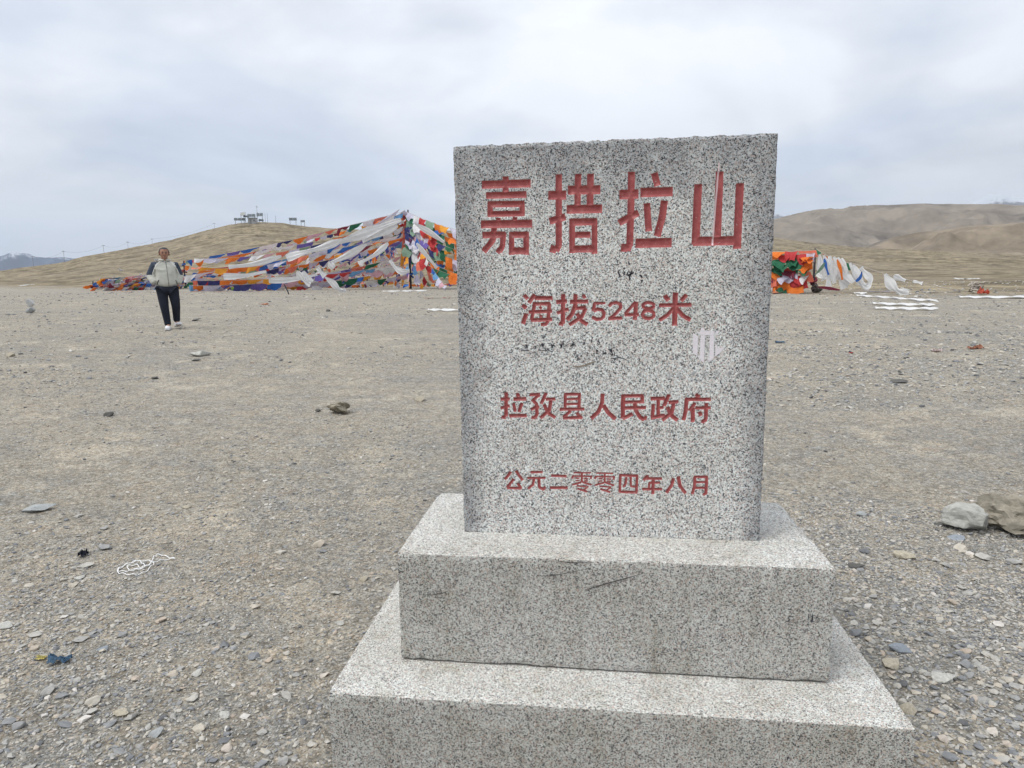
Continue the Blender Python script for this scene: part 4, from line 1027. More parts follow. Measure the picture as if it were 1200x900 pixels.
p5b = G_(339, 345); p5t = at(333, 333, math.hypot(p5b[0] - EYE[0], p5b[1] - EYE[1]))
pole('stake', p5b, p5t, 0.03, 0.03, M_POST, 'small leaning dark stake at the front foot of the flag heap', 'stake')
def mast_pt(t): return mast_b * (1 - t) + mast_t * t
def Rr_(u, v, r): return at(u, v, r)
LB = 'flag string from the mast to the left post'
GRP = 'prayer flag strings between the mast and the left post'
# 1 the skyline strings
flag_string(mast_t - [0, 0, .1], p2t, 0.55, 'topmost string of small flags along the left skyline of the heap', None, w=0.6, h=0.3, skip=0.05, swing=0.5)
flag_string(mast_t - [0, 0, .25], Rr_(228, 303, 44), 0.75, 'second string under the left skyline of the heap', None, w=0.6, h=0.33, swing=0.5)
# 2 many strings from the mast to the left post and past it, at different heights and depths
ORD = ['first', 'second', 'third', 'fourth', 'fifth', 'sixth', 'seventh', 'eighth', 'ninth', 'tenth', 'eleventh', 'twelfth', 'thirteenth', 'fourteenth', 'fifteenth', 'sixteenth', 'seventeenth']
for k in range(19):
    if k in (3, 11): continue
    tm = min(0.97, max(0.05, 0.98 - 0.9 * (k / 18) ** 0.9 + rf.uniform(-.16, .22)))
    a = mast_pt(tm) + np.array([rf.uniform(-.3, .3), rf.uniform(-2.5, 0.5), 0])
    vv = 304 + 34 * (k / 18) ** 0.8 + rf.uniform(-1.5, 1.5)
    b = Rr_(rf.uniform(210, 232) , vv, rf.uniform(44, 49)); b[2] = max(b[2], gz(b[0], b[1]) + 0.12)
    flag_string(a, b, rf.uniform(0.1, 1.15) * (0.3 + tm), LB + ', %s in order down the mast' % ORD[len([q for q in range(k) if q not in (3, 11)])], GRP, w=rf.uniform(.5, .95), h=rf.uniform(.3, .5), skip=0.10, swing=rf.uniform(.5, 1.0), run=rf.choice([1, 1, 2]))
# 3 fan from the mast to the ground in front of it
for k in range(18):
    u = 246 + (470 - 246) * (k / 17) + rf.uniform(-6, 6); v = 337.5 + rf.uniform(-5, 1.5)
    g = G_(u, v, 0.1)
    a = mast_pt(rf.uniform(0.6, 0.99)) + np.array([0, rf.uniform(-1.5, 0), 0])
    flag_string(a, g, rf.uniform(0.25, 0.8), 'string of prayer flags fanning from the mast to the ground left of it', 'prayer flag strings fanning from the mast to the ground at left',
                w=rf.uniform(.5, .95), h=rf.uniform(.28, .46), skip=0.10, swing=rf.uniform(.4, 1.2), run=rf.choice([1, 2]))
# 4 steep ones right round the mast
for k in range(8):
    u = 470 + (k - 1) * 9; v = 338 + rf.uniform(-3, 2)
    g = G_(min(u, 566), v, 0.1)
    flag_string(mast_pt(rf.uniform(0.7, 0.99)), g, rf.uniform(0.3, 0.7), 'string of prayer flags dropping steeply from the mast', 'prayer flag strings dropping steeply from the mast',
                w=rf.uniform(.45, .62), h=rf.uniform(.28, .42), swing=rf.uniform(.3, .9), skip=0.03)
# 5 the wide bright flags to the right of the mast: bands of red, green and orange
BIG = [['lav', 'white', 'red', 'sage', 'orange', 'amber'], ['green', 'lav', 'red', 'green', 'blue', 'orange'], ['sage', 'white', 'red', 'orange', 'green', 'orange', 'orange'],
       ['navy', 'lav', 'salmon', 'red', 'green', 'green', 'orange'], ['violet', 'white', 'lav', 'red', 'navy', 'green', 'orange'], ['navy', 'pink', 'violet', 'red', 'green', 'amber', 'orange', 'blue'],
       ['maroon', 'lav', 'salmon', 'navy', 'sage', 'orange', 'lav']]
for k in range(11):
    a = mast_pt(0.97 - 0.05 * k) + np.array([0, -0.3 - 0.1 * k, 0]); b = Rr_(640, 283 + k * 6.5, 35.5)
    b[2] = max(b[2], gz(b[0], b[1]) + .15)
    flag_string(a, b, 0.45 + 0.03 * k, 'string of large bright flags leading right from the mast, %s from the top' % ORD[k], 'large bright flag strings right of the mast', cols=BIG[k % 7], w=0.74, h=0.5, gap=0.0, swing=0.45, long_=False)
# 6 right half: strings gathered at the right hand post
RG = [['lav', 'violet', 'white', 'orange', 'red', 'salmon'], ['lav', 'white', 'white', 'orange', 'red', 'red'], ['white', 'orange', 'green', 'green', 'orange', 'orange', 'red'], ['orange', 'red', 'green', 'green', 'green', 'orange', 'orange'],
      ['white', 'green', 'green', 'green', 'orange', 'orange', 'red'], ['red', 'maroon', 'green', 'red', 'orange', 'orange', 'salmon'], ['maroon', 'green', 'green', 'amber', 'orange'],
      ['blue', 'red', 'red', 'maroon', 'lav', 'salmon'], ['lav', 'red', 'white', 'maroon', 'salmon']]
for k in range(12):
    vl = 290 + k * 4.2
    a = Rr_(780, vl, 33); a[2] = max(a[2], gz(a[0], a[1]) + 0.12)
    b = Rr_(956 - k * 1.0, 293 + 3.6 * k, 27.6)
    b[2] = max(b[2], gz(b[0], b[1]) + .12)
    flag_string(a, b, 0.12 + rf.uniform(0, .15), 'string of large flags leading left from the right hand post, %s from the top' % ORD[k], 'large flag strings left of the right hand post', cols=[c for c in RG[k % 9]], w=0.66, h=0.40, gap=0.0, swing=0.75, skip=0.0, run=2, long_=False)
# 7 low tangle over the ground all along the front
for k in range(14):
    u0 = rf.uniform(222, 470); u1 = u0 + rf.uniform(45, 110); v0 = rf.uniform(322, 338); 
    a = G_(u0, 338 - rf.uniform(0, 3)); b = G_(min(u1, 550), 338 - rf.uniform(0, 3)); a[2] += rf.uniform(.1, .9); b[2] += rf.uniform(.1, .9)
    flag_string(b, a, rf.uniform(0.05, 0.4), 'low tangled string of prayer flags near the ground in front of the heap', 'low tangled flag strings along the front', w=rf.uniform(.45, .7), h=rf.uniform(.28, .4), swing=rf.uniform(.4, 1.2), run=1, cols=None)
# 8 the low wing at the left, from the left post to the stub
for k in range(15):
    a = p2b + np.array([rf.uniform(-.3, .3), rf.uniform(-1.2, 0.8), 0.15 + 0.12 * k]); b = p4b + np.array([rf.uniform(0, 2.0), rf.uniform(-1, 1), 0.1 + 0.05 * k + rf.uniform(0, .15)])
    flag_string(a, b, rf.uniform(0.0, 0.25), 'low string of prayer flags between the left post and the far left stub', 'low flag strings at the far left', w=.8, h=.42, swing=rf.uniform(.5, 1.1), skip=.08)
# 9 single rows lying on the ground
def ground_row(u0, v0, u1, v1, cols, label, w=None):
    a = G_(u0, v0, .03); b = G_(u1, v1, .03); L = np.linalg.norm(b - a)
    flag_string(a, b, 0, label, None, cols=cols, w=(w or L / len(cols) / 1.03), h=0.3, long_=False, gap=0.01, ground=True, wind=1, cord=0.006)
ground_row(406, 337, 505, 337, ['navy', 'orange', '-', 'salmon', 'white'], 'single row of navy, orange, salmon and white flags along the foot of the heap')
ground_row(493, 350.5, 548, 349, ['orange', 'sage', 'salmon', 'white', 'blue'], 'short separate flag row on the ground left of the monument')
ground_row(122, 342.5, 300, 342.5, ['red', 'orange', 'violet', 'white', 'white', '-', '-', 'orange', '-', 'salmon', 'white', 'lav', 'orange'], 'row of flags flat on the ground running past behind the person')
ground_row(905, 345, 945, 341.5, ['orange', 'blue', 'white', 'sage'], 'row of orange, blue and white flags on the ground right of the slab')
ground_row(1003, 342.5, 1047, 343.5, ['blue', 'orange'], 'blue and orange flags lying end to end on the ground at right')
ground_row(1089, 344, 1128, 342, ['white', 'blue'], 'blue and white flags on the ground left of the bundle at right')
# strings and rope leading right from the right hand post
e1 = Rr_(999, 308.5, 27.6)
flag_string(p3t, e1, 0.12, 'short string of green and orange flags sloping right from the right hand post', None, cols=['green', 'orange', 'orange', 'amber'], w=0.42, h=0.27, gap=0, swing=0.2, long_=False)
def rope(pts, rad, label):
    bm = bmesh.new(); P0 = np.array(pts[0]); add_tube(bm, [tuple(np.array(p) - P0) for p in pts], rad, 5)
    o = bm_obj('rope', bm, M_ROPE, smooth=True); o.location = tuple(P0); return tag(o, label, 'rope')
rope([e1, Rr_(1020, 315.5, 27.4), Rr_(1045, 323.5, 27.2), Rr_(1075, 330.5, 27.0), Rr_(1110, 338, 26.8), G_(1142, 343)], 0.012, 'thin rope sloping down to the ground right of the white scarves')
def scarf(pxs, r, width, label, group=None, rr=None, lift=0.05, cat='scarf'):
    """a long silk scarf following pixel points at horizontal distance r, with folds across its width"""
    pts = [Rr_(u, v, (r if rr is None else rr[i])) for i, (u, v) in enumerate(pxs)]
    for p in pts: p[2] = max(p[2], gz(p[0], p[1]) + lift)
    P = []
    for i in range(len(pts) - 1):
        p0, p1, p2, p3 = pts[max(i - 1, 0)], pts[i], pts[i + 1], pts[min(i + 2, len(pts) - 1)]
        for k in range(6):
            t = k / 6; P.append(0.5 * (2 * p1 + (p2 - p0) * t + (2 * p0 - 5 * p1 + 4 * p2 - p3) * t * t + (-p0 + 3 * p1 - 3 * p2 + p3) * t ** 3))
    P.append(pts[-1]); n = len(P); nw = 7; V = []; ph = rf.uniform(0, 6)
    vd = (P[n // 2] - EYE); vd /= np.linalg.norm(vd)
    for i, p in enumerate(P):
        t = P[min(i + 1, n - 1)] - P[max(i - 1, 0)]; t /= np.linalg.norm(t) + 1e-9
        s = np.cross(t, vd + 0.35 * np.array([math.sin(ph + i * .2), 0, math.cos(ph + i * .2)])); s /= np.linalg.norm(s) + 1e-9; b = np.cross(s, t)
        wd = width * (0.75 + 0.25 * math.sin(i * 0.5 + ph)) * min(1, 0.45 + i / 6)
        for j in range(nw):
            q = j / (nw - 1) - .5
            V.append(p + s * q * wd + b * (0.07 * width * 4 * math.sin(q * 13 + ph + i * .25) * .35) - P[0])
    F = [(i * nw + j, i * nw + j + 1, (i + 1) * nw + j + 1, (i + 1) * nw + j) for i in range(n - 1) for j in range(nw - 1)]
    o = mesh_obj('ceremonial_scarf', V, F, M_SCARF, smooth=True); o.location = tuple(P[0])
    return tag(o, label, cat, group)
r3 = 27.4
scarf([(1000, 310), (1004, 320), (1010, 331), (1015, 336), (1019, 333), (1019, 326), (1013, 319), (1008, 314)], r3, 0.26, 'white scarf blown into a loop at the right end of the hanging row')
scarf([(996, 308), (1000, 318), (1005, 328), (1012, 336), (1019, 334)], r3 + .1, 0.22, 'white scarf hanging just inside the looped one')
for k, (x0, x1, x2, ve) in enumerate([(960, 961, 966, 328), (965, 969, 971, 336), (972, 974, 978, 332), (977, 982, 990, 338), (981, 986, 994, 334), (985, 991, 1000, 331), (968, 964, 958, 320), (974, 980, 976, 330)]):
    scarf([(x0, 298 + k * 1.0), (x1, 310 + k), (x1 + 1, 320 + k * .5), (x2, ve)], r3 - .05 * (k % 3), 0.27, 'white silk scarf hanging in the thick bunch from the orange flags', 'white scarves hanging in a bunch at right')
for pl, cn, lab in (([(966, 303), (968, 313), (971, 322)], 'blue', 'blue flag hanging among the white scarves'), ([(981, 304), (985, 316), (987, 328)], 'orange', 'orange streamer hanging among the white scarves'),
                    ([(955, 322), (961, 316), (967, 308)], 'sage', 'green flag caught across the white scarves'), ([(958, 336), (972, 338), (984, 340)], 'maroon', 'maroon streamer lying under the white scarves'),
                    ([(1010, 318), (1008, 325), (1003, 330)], 'blue', 'blue rag inside the loop of the white scarf')):
    o_ = scarf(pl, r3 - .3, 0.12, lab, cat='prayer flags'); o_.name = 'flag_streamer'; o_.data.materials.clear(); o_.data.materials.append(CM[cn])
scarf([(1037, 321), (1041, 329), (1048, 338), (1056, 343), (1065, 344)], 26.6, 0.34, 'white scarf trailing from the rope to the ground, apart from the bunch')
scarf([(1047, 323), (1053, 326), (1061, 329)], 26.9, 0.22, 'small white rag tied halfway along the rope')
scarf([(1070, 329.5), (1077, 331), (1081, 332)], 26.8, 0.15, 'smaller white rag tied lower on the rope')
# white scarves caught in the main heap
for k, (pl, wd) in enumerate([([(470, 257), (446, 266), (420, 276), (398, 284)], .55), ([(466, 264), (444, 274), (424, 281)], .5), ([(430, 286), (408, 299), (388, 308)], .4), ([(402, 281), (378, 290), (352, 297), (336, 303)], .45),
                              ([(330, 300), (300, 309), (268, 313)], .35), ([(455, 285), (440, 298), (420, 309)], .35), ([(312, 318), (288, 323), (262, 324)], .35), ([(372, 322), (345, 327), (315, 329)], .35), ([(486, 262), (503, 272), (520, 284)], .35),
                              ([(488, 285), (500, 300), (512, 314)], .3)]):
    scarf(pl, 38.2 + k * .1, wd, 'long white cloth stretched along a slanting string in the heap', 'long white cloths in the flag heap')
for k, (pl, lab) in enumerate([([(348, 318), (353, 325), (358, 330), (364, 333)], 'white scarf hanging low in the heap above the leaning stake'), ([(355, 318), (360, 324), (364, 331)], 'second white scarf beside the one above the leaning stake'),
                ([(381, 325), (389, 331), (396, 338), (402, 343), (406, 342)], 'white scarf trailing onto the ground in front of the heap'), ([(457, 305), (463, 313), (470, 318), (480, 318)], 'long white scarf draped in a bend below the mast'),
                ([(385, 307), (388, 311), (392, 314)], 'short white scarf high above the front of the heap'), ([(372, 314), (376, 319), (381, 324)], 'short white scarf in the middle of the heap')]):
    scarf(pl, 36.5 + k * .2, 0.36, lab)
# white cloths laid on the gravel
def strip(pxs, label, w=0.2):
    g = [G_(u, v) for u, v in pxs]; V = []; P0 = g[0]; n = 0; pts = []
    for i in range(len(g) - 1):
        for k in range(10): pts.append(g[i] * (1 - k / 10) + g[i + 1] * k / 10)
    pts.append(g[-1])
    for i, p in enumerate(pts):
        z = gz(p[0], p[1]) + 0.03
        y0 = 0.06 * math.sin(i * 0.55 + len(g)) ; ww = w * (0.8 + 0.3 * math.sin(i * .9))
        for j, q in enumerate((-1, -0.35, .3, 1)):
            V.append((p[0] - P0[0], p[1] + y0 + q * ww - P0[1], z - P0[2] + 0.05 * (1 - abs(q)) + 0.02 * math.sin(i + j * 2)))
    F = [(i * 4 + j, i * 4 + j + 1, (i + 1) * 4 + j + 1, (i + 1) * 4 + j) for i in range(len(pts) - 1) for j in range(3)]
    o = mesh_obj('ceremonial_scarf', V, F, M_SCARF, smooth=True); o.location = tuple(P0); return tag(o, label, 'scarf')
strip([(1001, 347.5), (1030, 349.5), (1062, 352), (1096, 354)], 'long white scarf on the gravel, farthest of the three parallel ones', 0.26)
strip([(1021, 357), (1060, 358.5), (1095, 359)], 'white scarf on the gravel, middle one of the three parallel ones', 0.2)
strip([(1024, 362.5), (1060, 363.5), (1099, 363.5)], 'white scarf on the gravel, nearest of the three parallel ones', 0.18)
strip([(1122, 349.5), (1160, 350), (1215, 349)], 'long white scarf on the ground reaching out of the right edge', 0.22)
strip([(1000, 344.8), (1016, 345)], 'short white scarf on the ground left of the parallel ones', 0.2)
strip([(1119, 326.5), (1132, 327.5), (1148, 327)], 'white scarf lying farther back on the grass at right', 0.35)
strip([(502, 364.5), (520, 364.8), (560, 365)], 'white strip on the gravel just left of the slab', 0.11)
strip([(449, 342.3), (475, 342), (500, 341.5)], 'thin white strip on the ground before the mast', 0.1)
strip([(22, 335.5), (32, 334), (40, 333.5)], 'white scrap of cloth on the grass edge at far left', 0.3)
bb = G_(1144, 344); bm = bmesh.new()
for k in range(5):
    cpt = [(0.28 * math.cos(q * (1 + .1 * k) + k) * rf.uniform(.6, 1.1), 0.18 * math.sin(q + k * 2) * rf.uniform(.6, 1.1), 0.05 + 0.14 * rf.random() + 0.05 * k) for q in np.linspace(0, 5.5, 12)]
    add_tube(bm, cpt, 0.028, 5)
px_b = bm_obj('rope_bundle', bm, M_ROPE, smooth=True); px_b.location = tuple(bb); tag(px_b, 'tangled bundle of rope on the ground where the thin rope ends', 'rope')
scrap('cloth_scrap', 1152, 345, 8, CM['salmon'], 'orange rag against the bundle at the end of the rope', 12, 0.6, crumple=0.8)
for k in range(26):                            # clods in front of the rope
    u = rf.uniform(1055, 1100); v = rf.uniform(339, 351)
    put_stone(u, v, rf.uniform(2.5, 5), None, 'dark clod lying on the grass edge below the rope', 'dark clods below the rope', rf, 1.4, None, None).data = protos[3]
rl = random.Random(5)
for k in range(22):                            # pale rags blown over the grass behind the left wing
    u = rl.uniform(118, 215); v = rl.uniform(300, 333)
    if v < 297 + (215 - u) * 0.22: continue
    scrap('cloth_scrap', u, v, rl.uniform(2.0, 3.6), CM['white'], 'small pale rag blown onto the grass behind the person', 60 + k, 0.6, crumple=1.2)['group'] = 'pale rags on the grass slope at left'

# ------------------------------------------------------------------ the person
M_SKIN = simple('skin', (0.34, 0.185, 0.13), 0.6, 0.1, 30)
M_JKT = simple('light_grey_jacket_cloth', (0.49, 0.49, 0.44), 0.8, 0.10, 9, bump=0.4)
M_NAVY = simple('navy_jacket_cloth', (0.045, 0.058, 0.085), 0.8, 0.15, 12)
M_TRS = simple('black_trouser_cloth', (0.014, 0.017, 0.028), 0.8, 0.2, 12)
M_SHOE = simple('white_trainer', (0.72, 0.72, 0.74), 0.6, 0.06, 30)
M_HAIR = simple('greying_hair', (0.05, 0.05, 0.055), 0.7, 0.5, 90)
M_WHT = simple('white_piping', (0.75, 0.75, 0.73), 0.7)
M_DK = simple('dark_detail', (0.02, 0.018, 0.018), 0.6)
pb = on_ground(200, 385.5, 60); PR = math.hypot(pb[0] - EYE[0], pb[1] - EYE[1]); SC = (84.5 / FPX * PR) / 1.79
per = empty('person', tuple(pb), 0.0)
# model space: faces -y, +x is image right, metres for a 1.74 m figure
per.rotation_euler = (0, 0, -math.atan2(pb[0] - EYE[0], pb[1] - EYE[1]) + 0.06); per.scale = (SC * 1.12, SC * 1.08, SC)
tag(per, 'person walking in light grey jacket with navy shoulders, dark trousers, white shoes', 'person')
def skin(name, nodes, edges, mat, sub=2, parent=per, root=0, post=None):
    m = bpy.data.meshes.new(name); m.from_pydata([n[0] for n in nodes], edges, []); m.update()
    o = bpy.data.objects.new(name, m); link(o, parent)
    o.modifiers.new('skin', 'SKIN'); sv = m.skin_vertices[0].data
    for i, n in enumerate(nodes):
        sv[i].radius = n[1] if isinstance(n[1], tuple) else (n[1], n[1]); sv[i].use_root = (i == root)
    s = o.modifiers.new('sub', 'SUBSURF'); s.levels = s.render_levels = sub
    dg = bpy.context.evaluated_depsgraph_get(); dg.update()
    me = bpy.data.meshes.new_from_object(o.evaluated_get(dg)); o.modifiers.clear(); o.data = me; me.name = name
    me.materials.clear()
    for x in (mat if isinstance(mat, list) else [mat]): me.materials.append(x)
    me.polygons.foreach_set('use_smooth', [True] * len(me.polygons))
    if post: post(me)
    return o
# front foot = image left, rear foot = image right
HL, HR = (-0.11, 0.0, 0.90), (0.11, 0.0, 0.90)
KL, KR = (-0.075, -0.06, 0.50), (0.125, -0.07, 0.51)
AL, AR = (-0.035, -0.05, 0.09), (0.13, 0.10, 0.16)
body = skin('body', [((0, 0, 0.95), (.13, .10)), ((0, 0.0, 1.15), (.15, .11)), ((0, 0.0, 1.36), (.16, .10)), ((0, 0.01, 1.47), (.06, .06)), ((0, -0.01, 1.55), (.052, .056)), ((0, -0.02, 1.60), (.086, .095)), ((0, -0.014, 1.67), (.09, .10)), ((0, -0.008, 1.75), (.078, .088)),
                     (HL, .085), (KL, .06), (AL, .038), (HR, .085), (KR, .06), (AR, .038), ((-0.045, -0.14, .045), .03), ((0.135, 0.02, .06), .03),
                     ((-0.185, 0.01, 1.38), .055), ((-0.255, 0.035, 1.15), .042), ((-0.18, -0.03, 0.985), .028), ((0.175, 0.01, 1.38), .055), ((0.23, 0.045, 1.15), .042), ((0.165, -0.02, 0.985), .028),
                     ((-0.15, -0.03, 0.945), (.03, .015)), ((0.14, -0.02, 0.945), (.03, .015))],
            [(0, 1), (1, 2), (2, 3), (3, 4), (4, 5), (5, 6), (6, 7), (0, 8), (8, 9), (9, 10), (0, 11), (11, 12), (12, 13), (10, 14), (13, 15), (2, 16), (16, 17), (17, 18), (2, 19), (19, 20), (20, 21), (18, 22), (21, 23)], M_SKIN)
def ball(name, c, s, mat, parent, rot=(0, 0, 0), sub=2):
    bm = bmesh.new(); bmesh.ops.create_icosphere(bm, subdivisions=sub, radius=1)
    bmesh.ops.transform(bm, matrix=Matrix.Translation(Vector(c)) @ Matrix.Rotation(rot[0], 4, 'X') @ Matrix.Rotation(rot[1], 4, 'Y') @ Matrix.Diagonal((s[0], s[1], s[2], 1)), verts=bm.verts)
    return bm_obj(name, bm, mat, parent, smooth=True)
ball('nose', (0, -0.108, 1.612), (.014, .020, .024), M_SKIN, body)
for sx_ in (-1, 1):
    ball('ear', (0.088 * sx_, -0.01, 1.615), (.010, .02, .03), M_SKIN, body)
    ball('eye', (0.032 * sx_, -0.104, 1.640), (.013, .007, .007), M_DK, body)
    ball('eyebrow', (0.033 * sx_, -0.105, 1.660), (.018, .007, .0045), M_HAIR, body)
ball('mouth', (0, -0.108, 1.570), (.024, .007, .006), simple('lips', (0.25, 0.09, 0.08), 0.6), body)
ball('chin', (0, -0.078, 1.553), (.032, .024, .020), M_SKIN, body)
hv = np.array([tuple(v.co) for v in body.data.vertices if v.co.z > 1.60])
HX, HY0, HY1, HT = np.abs(hv[:, 0]).max(), hv[:, 1].min(), hv[:, 1].max(), hv[:, 2].max()
def hairf():
    bm = bmesh.new(); bmesh.ops.create_icosphere(bm, subdivisions=4, radius=1)
    for v in bm.verts:
        c = v.co; k = 1 + 0.03 * math.sin(c.x * 19 + c.y * 7) * math.sin(c.z * 23 + c.y * 13)
        v.co = (c.x * (HX + .013) * k, (HY0 + HY1) / 2 + .006 + c.y * ((HY1 - HY0) / 2 + .018) * k, 1.65 + c.z * (HT + .022 - 1.65) * k)
    # open at the face and below the ears
    bmesh.ops.delete(bm, geom=[v for v in bm.verts if (v.co.y < HY0 + .05 and v.co.z < HT - .030) or (v.co.y < HY0 + .07 and v.co.z < 1.665) or (v.co.y < 0.02 and v.co.z < 1.63) or v.co.z < 1.585], context='VERTS')
    return bm_obj('hair', bm, M_HAIR, per, smooth=True)
hairf()
def jpost(me):
    rs_ = np.zeros(len(me.vertices) * 3, np.float32); me.vertices.foreach_get('co', rs_); c = rs_.reshape(-1, 3)
    f = fbm(c[:, 0] * 9 + c[:, 1] * 4, c[:, 2] * 11 + c[:, 1] * 7, 4, 8)
    c[:, 1] += f * 0.05; c[:, 0] += f * 0.025 * np.sign(c[:, 0])
    me.vertices.foreach_set('co', c.ravel())
    for p in me.polygons:
        x, y, z = p.center
        ax = abs(x)
        yoke = ax > 0.150 + max(0, 1.44 - z) * 0.36 and z > 1.17 and ax + (1.44 - z) * 0.05 > 0.15 and (z > 1.12 + max(0, ax - .30) * 0.0)
        p.material_index = 1 if yoke else 0
    me.update()
jk = skin('jacket', [((0, 0, 0.875), (.215, .155)), ((0, -0.005, 1.06), (.225, .18)), ((0, 0.0, 1.24), (.205, .155)), ((0, 0.01, 1.37), (.185, .125)), ((0, 0.01, 1.45), (.105, .085)), ((0, 0.0, 1.495), (.078, .075)),
                     ((-0.185, 0.01, 1.385), .088), ((-0.262, 0.035, 1.16), .088), ((-0.20, -0.06, 0.97), .072), ((0.175, 0.01, 1.385), .088), ((0.235, 0.045, 1.16), .085), ((0.19, -0.05, 0.97), .072)],
          [(0, 1), (1, 2), (2, 3), (3, 4), (4, 5), (3, 6), (6, 7), (7, 8), (3, 9), (9, 10), (10, 11)], [M_JKT, M_NAVY], sub=3, post=jpost)
def strip3(name, pts, w, mat, parent):
    bm = bmesh.new(); add_tube(bm, pts, w, 6); return bm_obj(name, bm, mat, parent, smooth=True)
def on_jacket(x, z):                            # front surface of the jacket at (x, z)
    ok, loc, nrm, idx = jk.ray_cast(Vector((x, -2, z)), Vector((0, 1, 0)))
    return (x, loc.y - 0.002, z) if ok else (x, -0.17, z)
strip3('zip', [on_jacket(0.012 + .03 * (1.45 - z), z) for z in np.linspace(1.46, 0.90, 12)], 0.007, simple('zip_cloth', (0.22, 0.225, 0.2), 0.6), jk)
strip3('pocket_welt', [on_jacket(-0.14, 1.06), on_jacket(-0.155, 1.02), on_jacket(-0.17, 0.97)], 0.009, M_DK, jk)
strip3('pocket_welt', [on_jacket(0.155, 1.06), on_jacket(0.165, 1.02), on_jacket(0.175, 0.97)], 0.007, M_DK, jk)
for sx_ in (-1, 1):
    strip3('piping', [on_jacket(sx_ * xx, zz) for xx, zz in ((.085, 1.455), (.125, 1.42), (.165, 1.36), (.20, 1.28), (.23, 1.2))], 0.008, M_WHT, jk)
strip3('collar', [(0.085 * math.cos(a), -0.005 + 0.082 * math.sin(a), 1.50 + 0.012 * math.sin(a)) for a in np.linspace(-math.pi * .42, math.pi * 1.42, 18)], 0.022, M_JKT, jk)
tr = skin('trousers', [((0, 0, 0.95), (.165, .12)), ((-0.095, 0, 0.86), (.115, .12)), ((-0.078, -0.05, 0.50), (.082, .085)), ((-0.045, -0.035, 0.14), (.062, .065)), ((0.10, 0, 0.86), (.115, .12)), ((0.125, -0.055, 0.52), (.082, .085)), ((0.128, 0.09, 0.22), (.062, .068)),
                       ((-0.042, -0.045, 0.06), (.06, .065)), ((0.13, 0.115, 0.135), (.06, .065))],
          [(0, 1), (1, 2), (2, 3), (0, 4), (4, 5), (5, 6), (3, 7), (6, 8)], M_TRS)
def shoe(cx, cy, cz, pitch, yaw):
    o = skin('shoe', [((0, 0.06, 0.055), (.045, .045)), ((0, -0.02, 0.05), (.048, .045)), ((0, -0.12, 0.036), (.052, .034)), ((0, -0.19, 0.032), (.045, .026)), ((0, 0.04, 0.10), (.042, .03))], [(0, 1), (1, 2), (2, 3), (0, 4)], M_SHOE)
    o.location = (cx, cy, cz); o.rotation_euler = (pitch, 0, yaw)
    bm = bmesh.new(); add_box(bm, (0, -0.06, 0.008), (.10, .27, .02), bevel=.008); bm_obj('sole', bm, simple('shoe_sole', (0.6, 0.6, 0.62), .7), o)
    return o
shoe(-0.045, -0.06, 0.0, 0.0, -0.15); shoe(0.135, 0.12, 0.05, -0.25, 0.2)

# ------------------------------------------------------------------ hilltop station
M_PV = simple('solar_glass', (0.09, 0.11, 0.12), 0.3, 0.2, 2, spec=0.5)
M_GALV = simple('galvanised_steel', (0.33, 0.34, 0.35), 0.6, 0.1, 3)
M_HUT = simple('white_hut_panel', (0.55, 0.56, 0.57), 0.8, 0.06, 2)
M_WOODP = simple('dark_utility_pole', (0.16, 0.155, 0.15), 0.9, 0.2, 5)
def pxm(px, r): return px / FPX * r * 1.02
def ridge_pt(u, v, r=292.0):
    p = at(u, v, r); return p
def solar(u, v, wpx, hpx, legpx, tilt, yaw, label, r=290.0):
    b = ridge_pt(u, v + legpx, r); zg = gz(b[0], b[1]); b[2] = min(b[2], zg); top = ridge_pt(u, v, r)
    w, h = pxm(wpx, r), pxm(hpx, r)
    t = empty('solar_array', tuple(b), -math.atan2(b[0] - EYE[0], b[1] - EYE[1])); tag(t, label, 'solar panel')
    H = top[2] - b[2]
    dep = h / max(0.25, abs(math.sin(tilt)))
    Rm = Matrix.Rotation(tilt, 3, 'X') @ Matrix.Rotation(yaw, 3, 'Y')
    n = max(1, int(round(w / 1.6)))
    for k in range(n):
        bm = bmesh.new(); c = Rm @ Vector(((k + .5) / n * w - w / 2, 0, 0)); add_box(bm, (c.x, c.y, c.z + H), (w / n - .06, dep, .08), Rm); bm_obj('panel', bm, M_PV, t)
    bm = bmesh.new(); add_box(bm, (0, 0.05, H - .12), (w, .12, .12), Rm); bm_obj('rail', bm, M_GALV, t)
    for sx_ in (-.38, .38):
        bm = bmesh.new(); add_tube(bm, [(w * sx_, 0, -0.6), (w * sx_, 0, H - .05 - math.sin(yaw) * w * sx_)], 0.11, 6); bm_obj('leg', bm, M_GALV, t)
    return t
solar(281, 257, 11, 2.6, 3.5, 0.9, 0.0, 'low wide solar array at the left end of the hilltop station')
solar(285.3, 250.7, 5.5, 3.4, 9, 1.0, -0.35, 'tilted solar array on tall legs, highest at the left of the hilltop station')
solar(288.5, 253.5, 5, 1.8, 6, 0.8, 0.0, 'small solar array between the tilted one and the white hut')
solar(295, 252.5, 8, 3.0, 7, 0.9, -0.08, 'solar array standing over the white hut on the hilltop')
solar(304.8, 251.5, 6.5, 3.2, 7, 0.9, -0.1, 'raised solar array just right of the thin mast on the hilltop')
solar(306, 258, 5, 2.0, 1.5, 0.8, 0.0, 'lowest solar array right of the white hut on the hilltop')
solar(343.5, 256.8, 8, 3.0, 5.5, 0.9, 0.0, 'solar array standing alone right of the hilltop station', 292)
solar(355, 259.2, 4.6, 2.2, 5, 0.9, -0.1, 'smallest solar array, farthest right on the hill crest', 292)
hb_ = ridge_pt(296, 259.5, 292); hz_ = gz(hb_[0], hb_[1]); hw, hh = pxm(8, 292), pxm(4.0, 292)
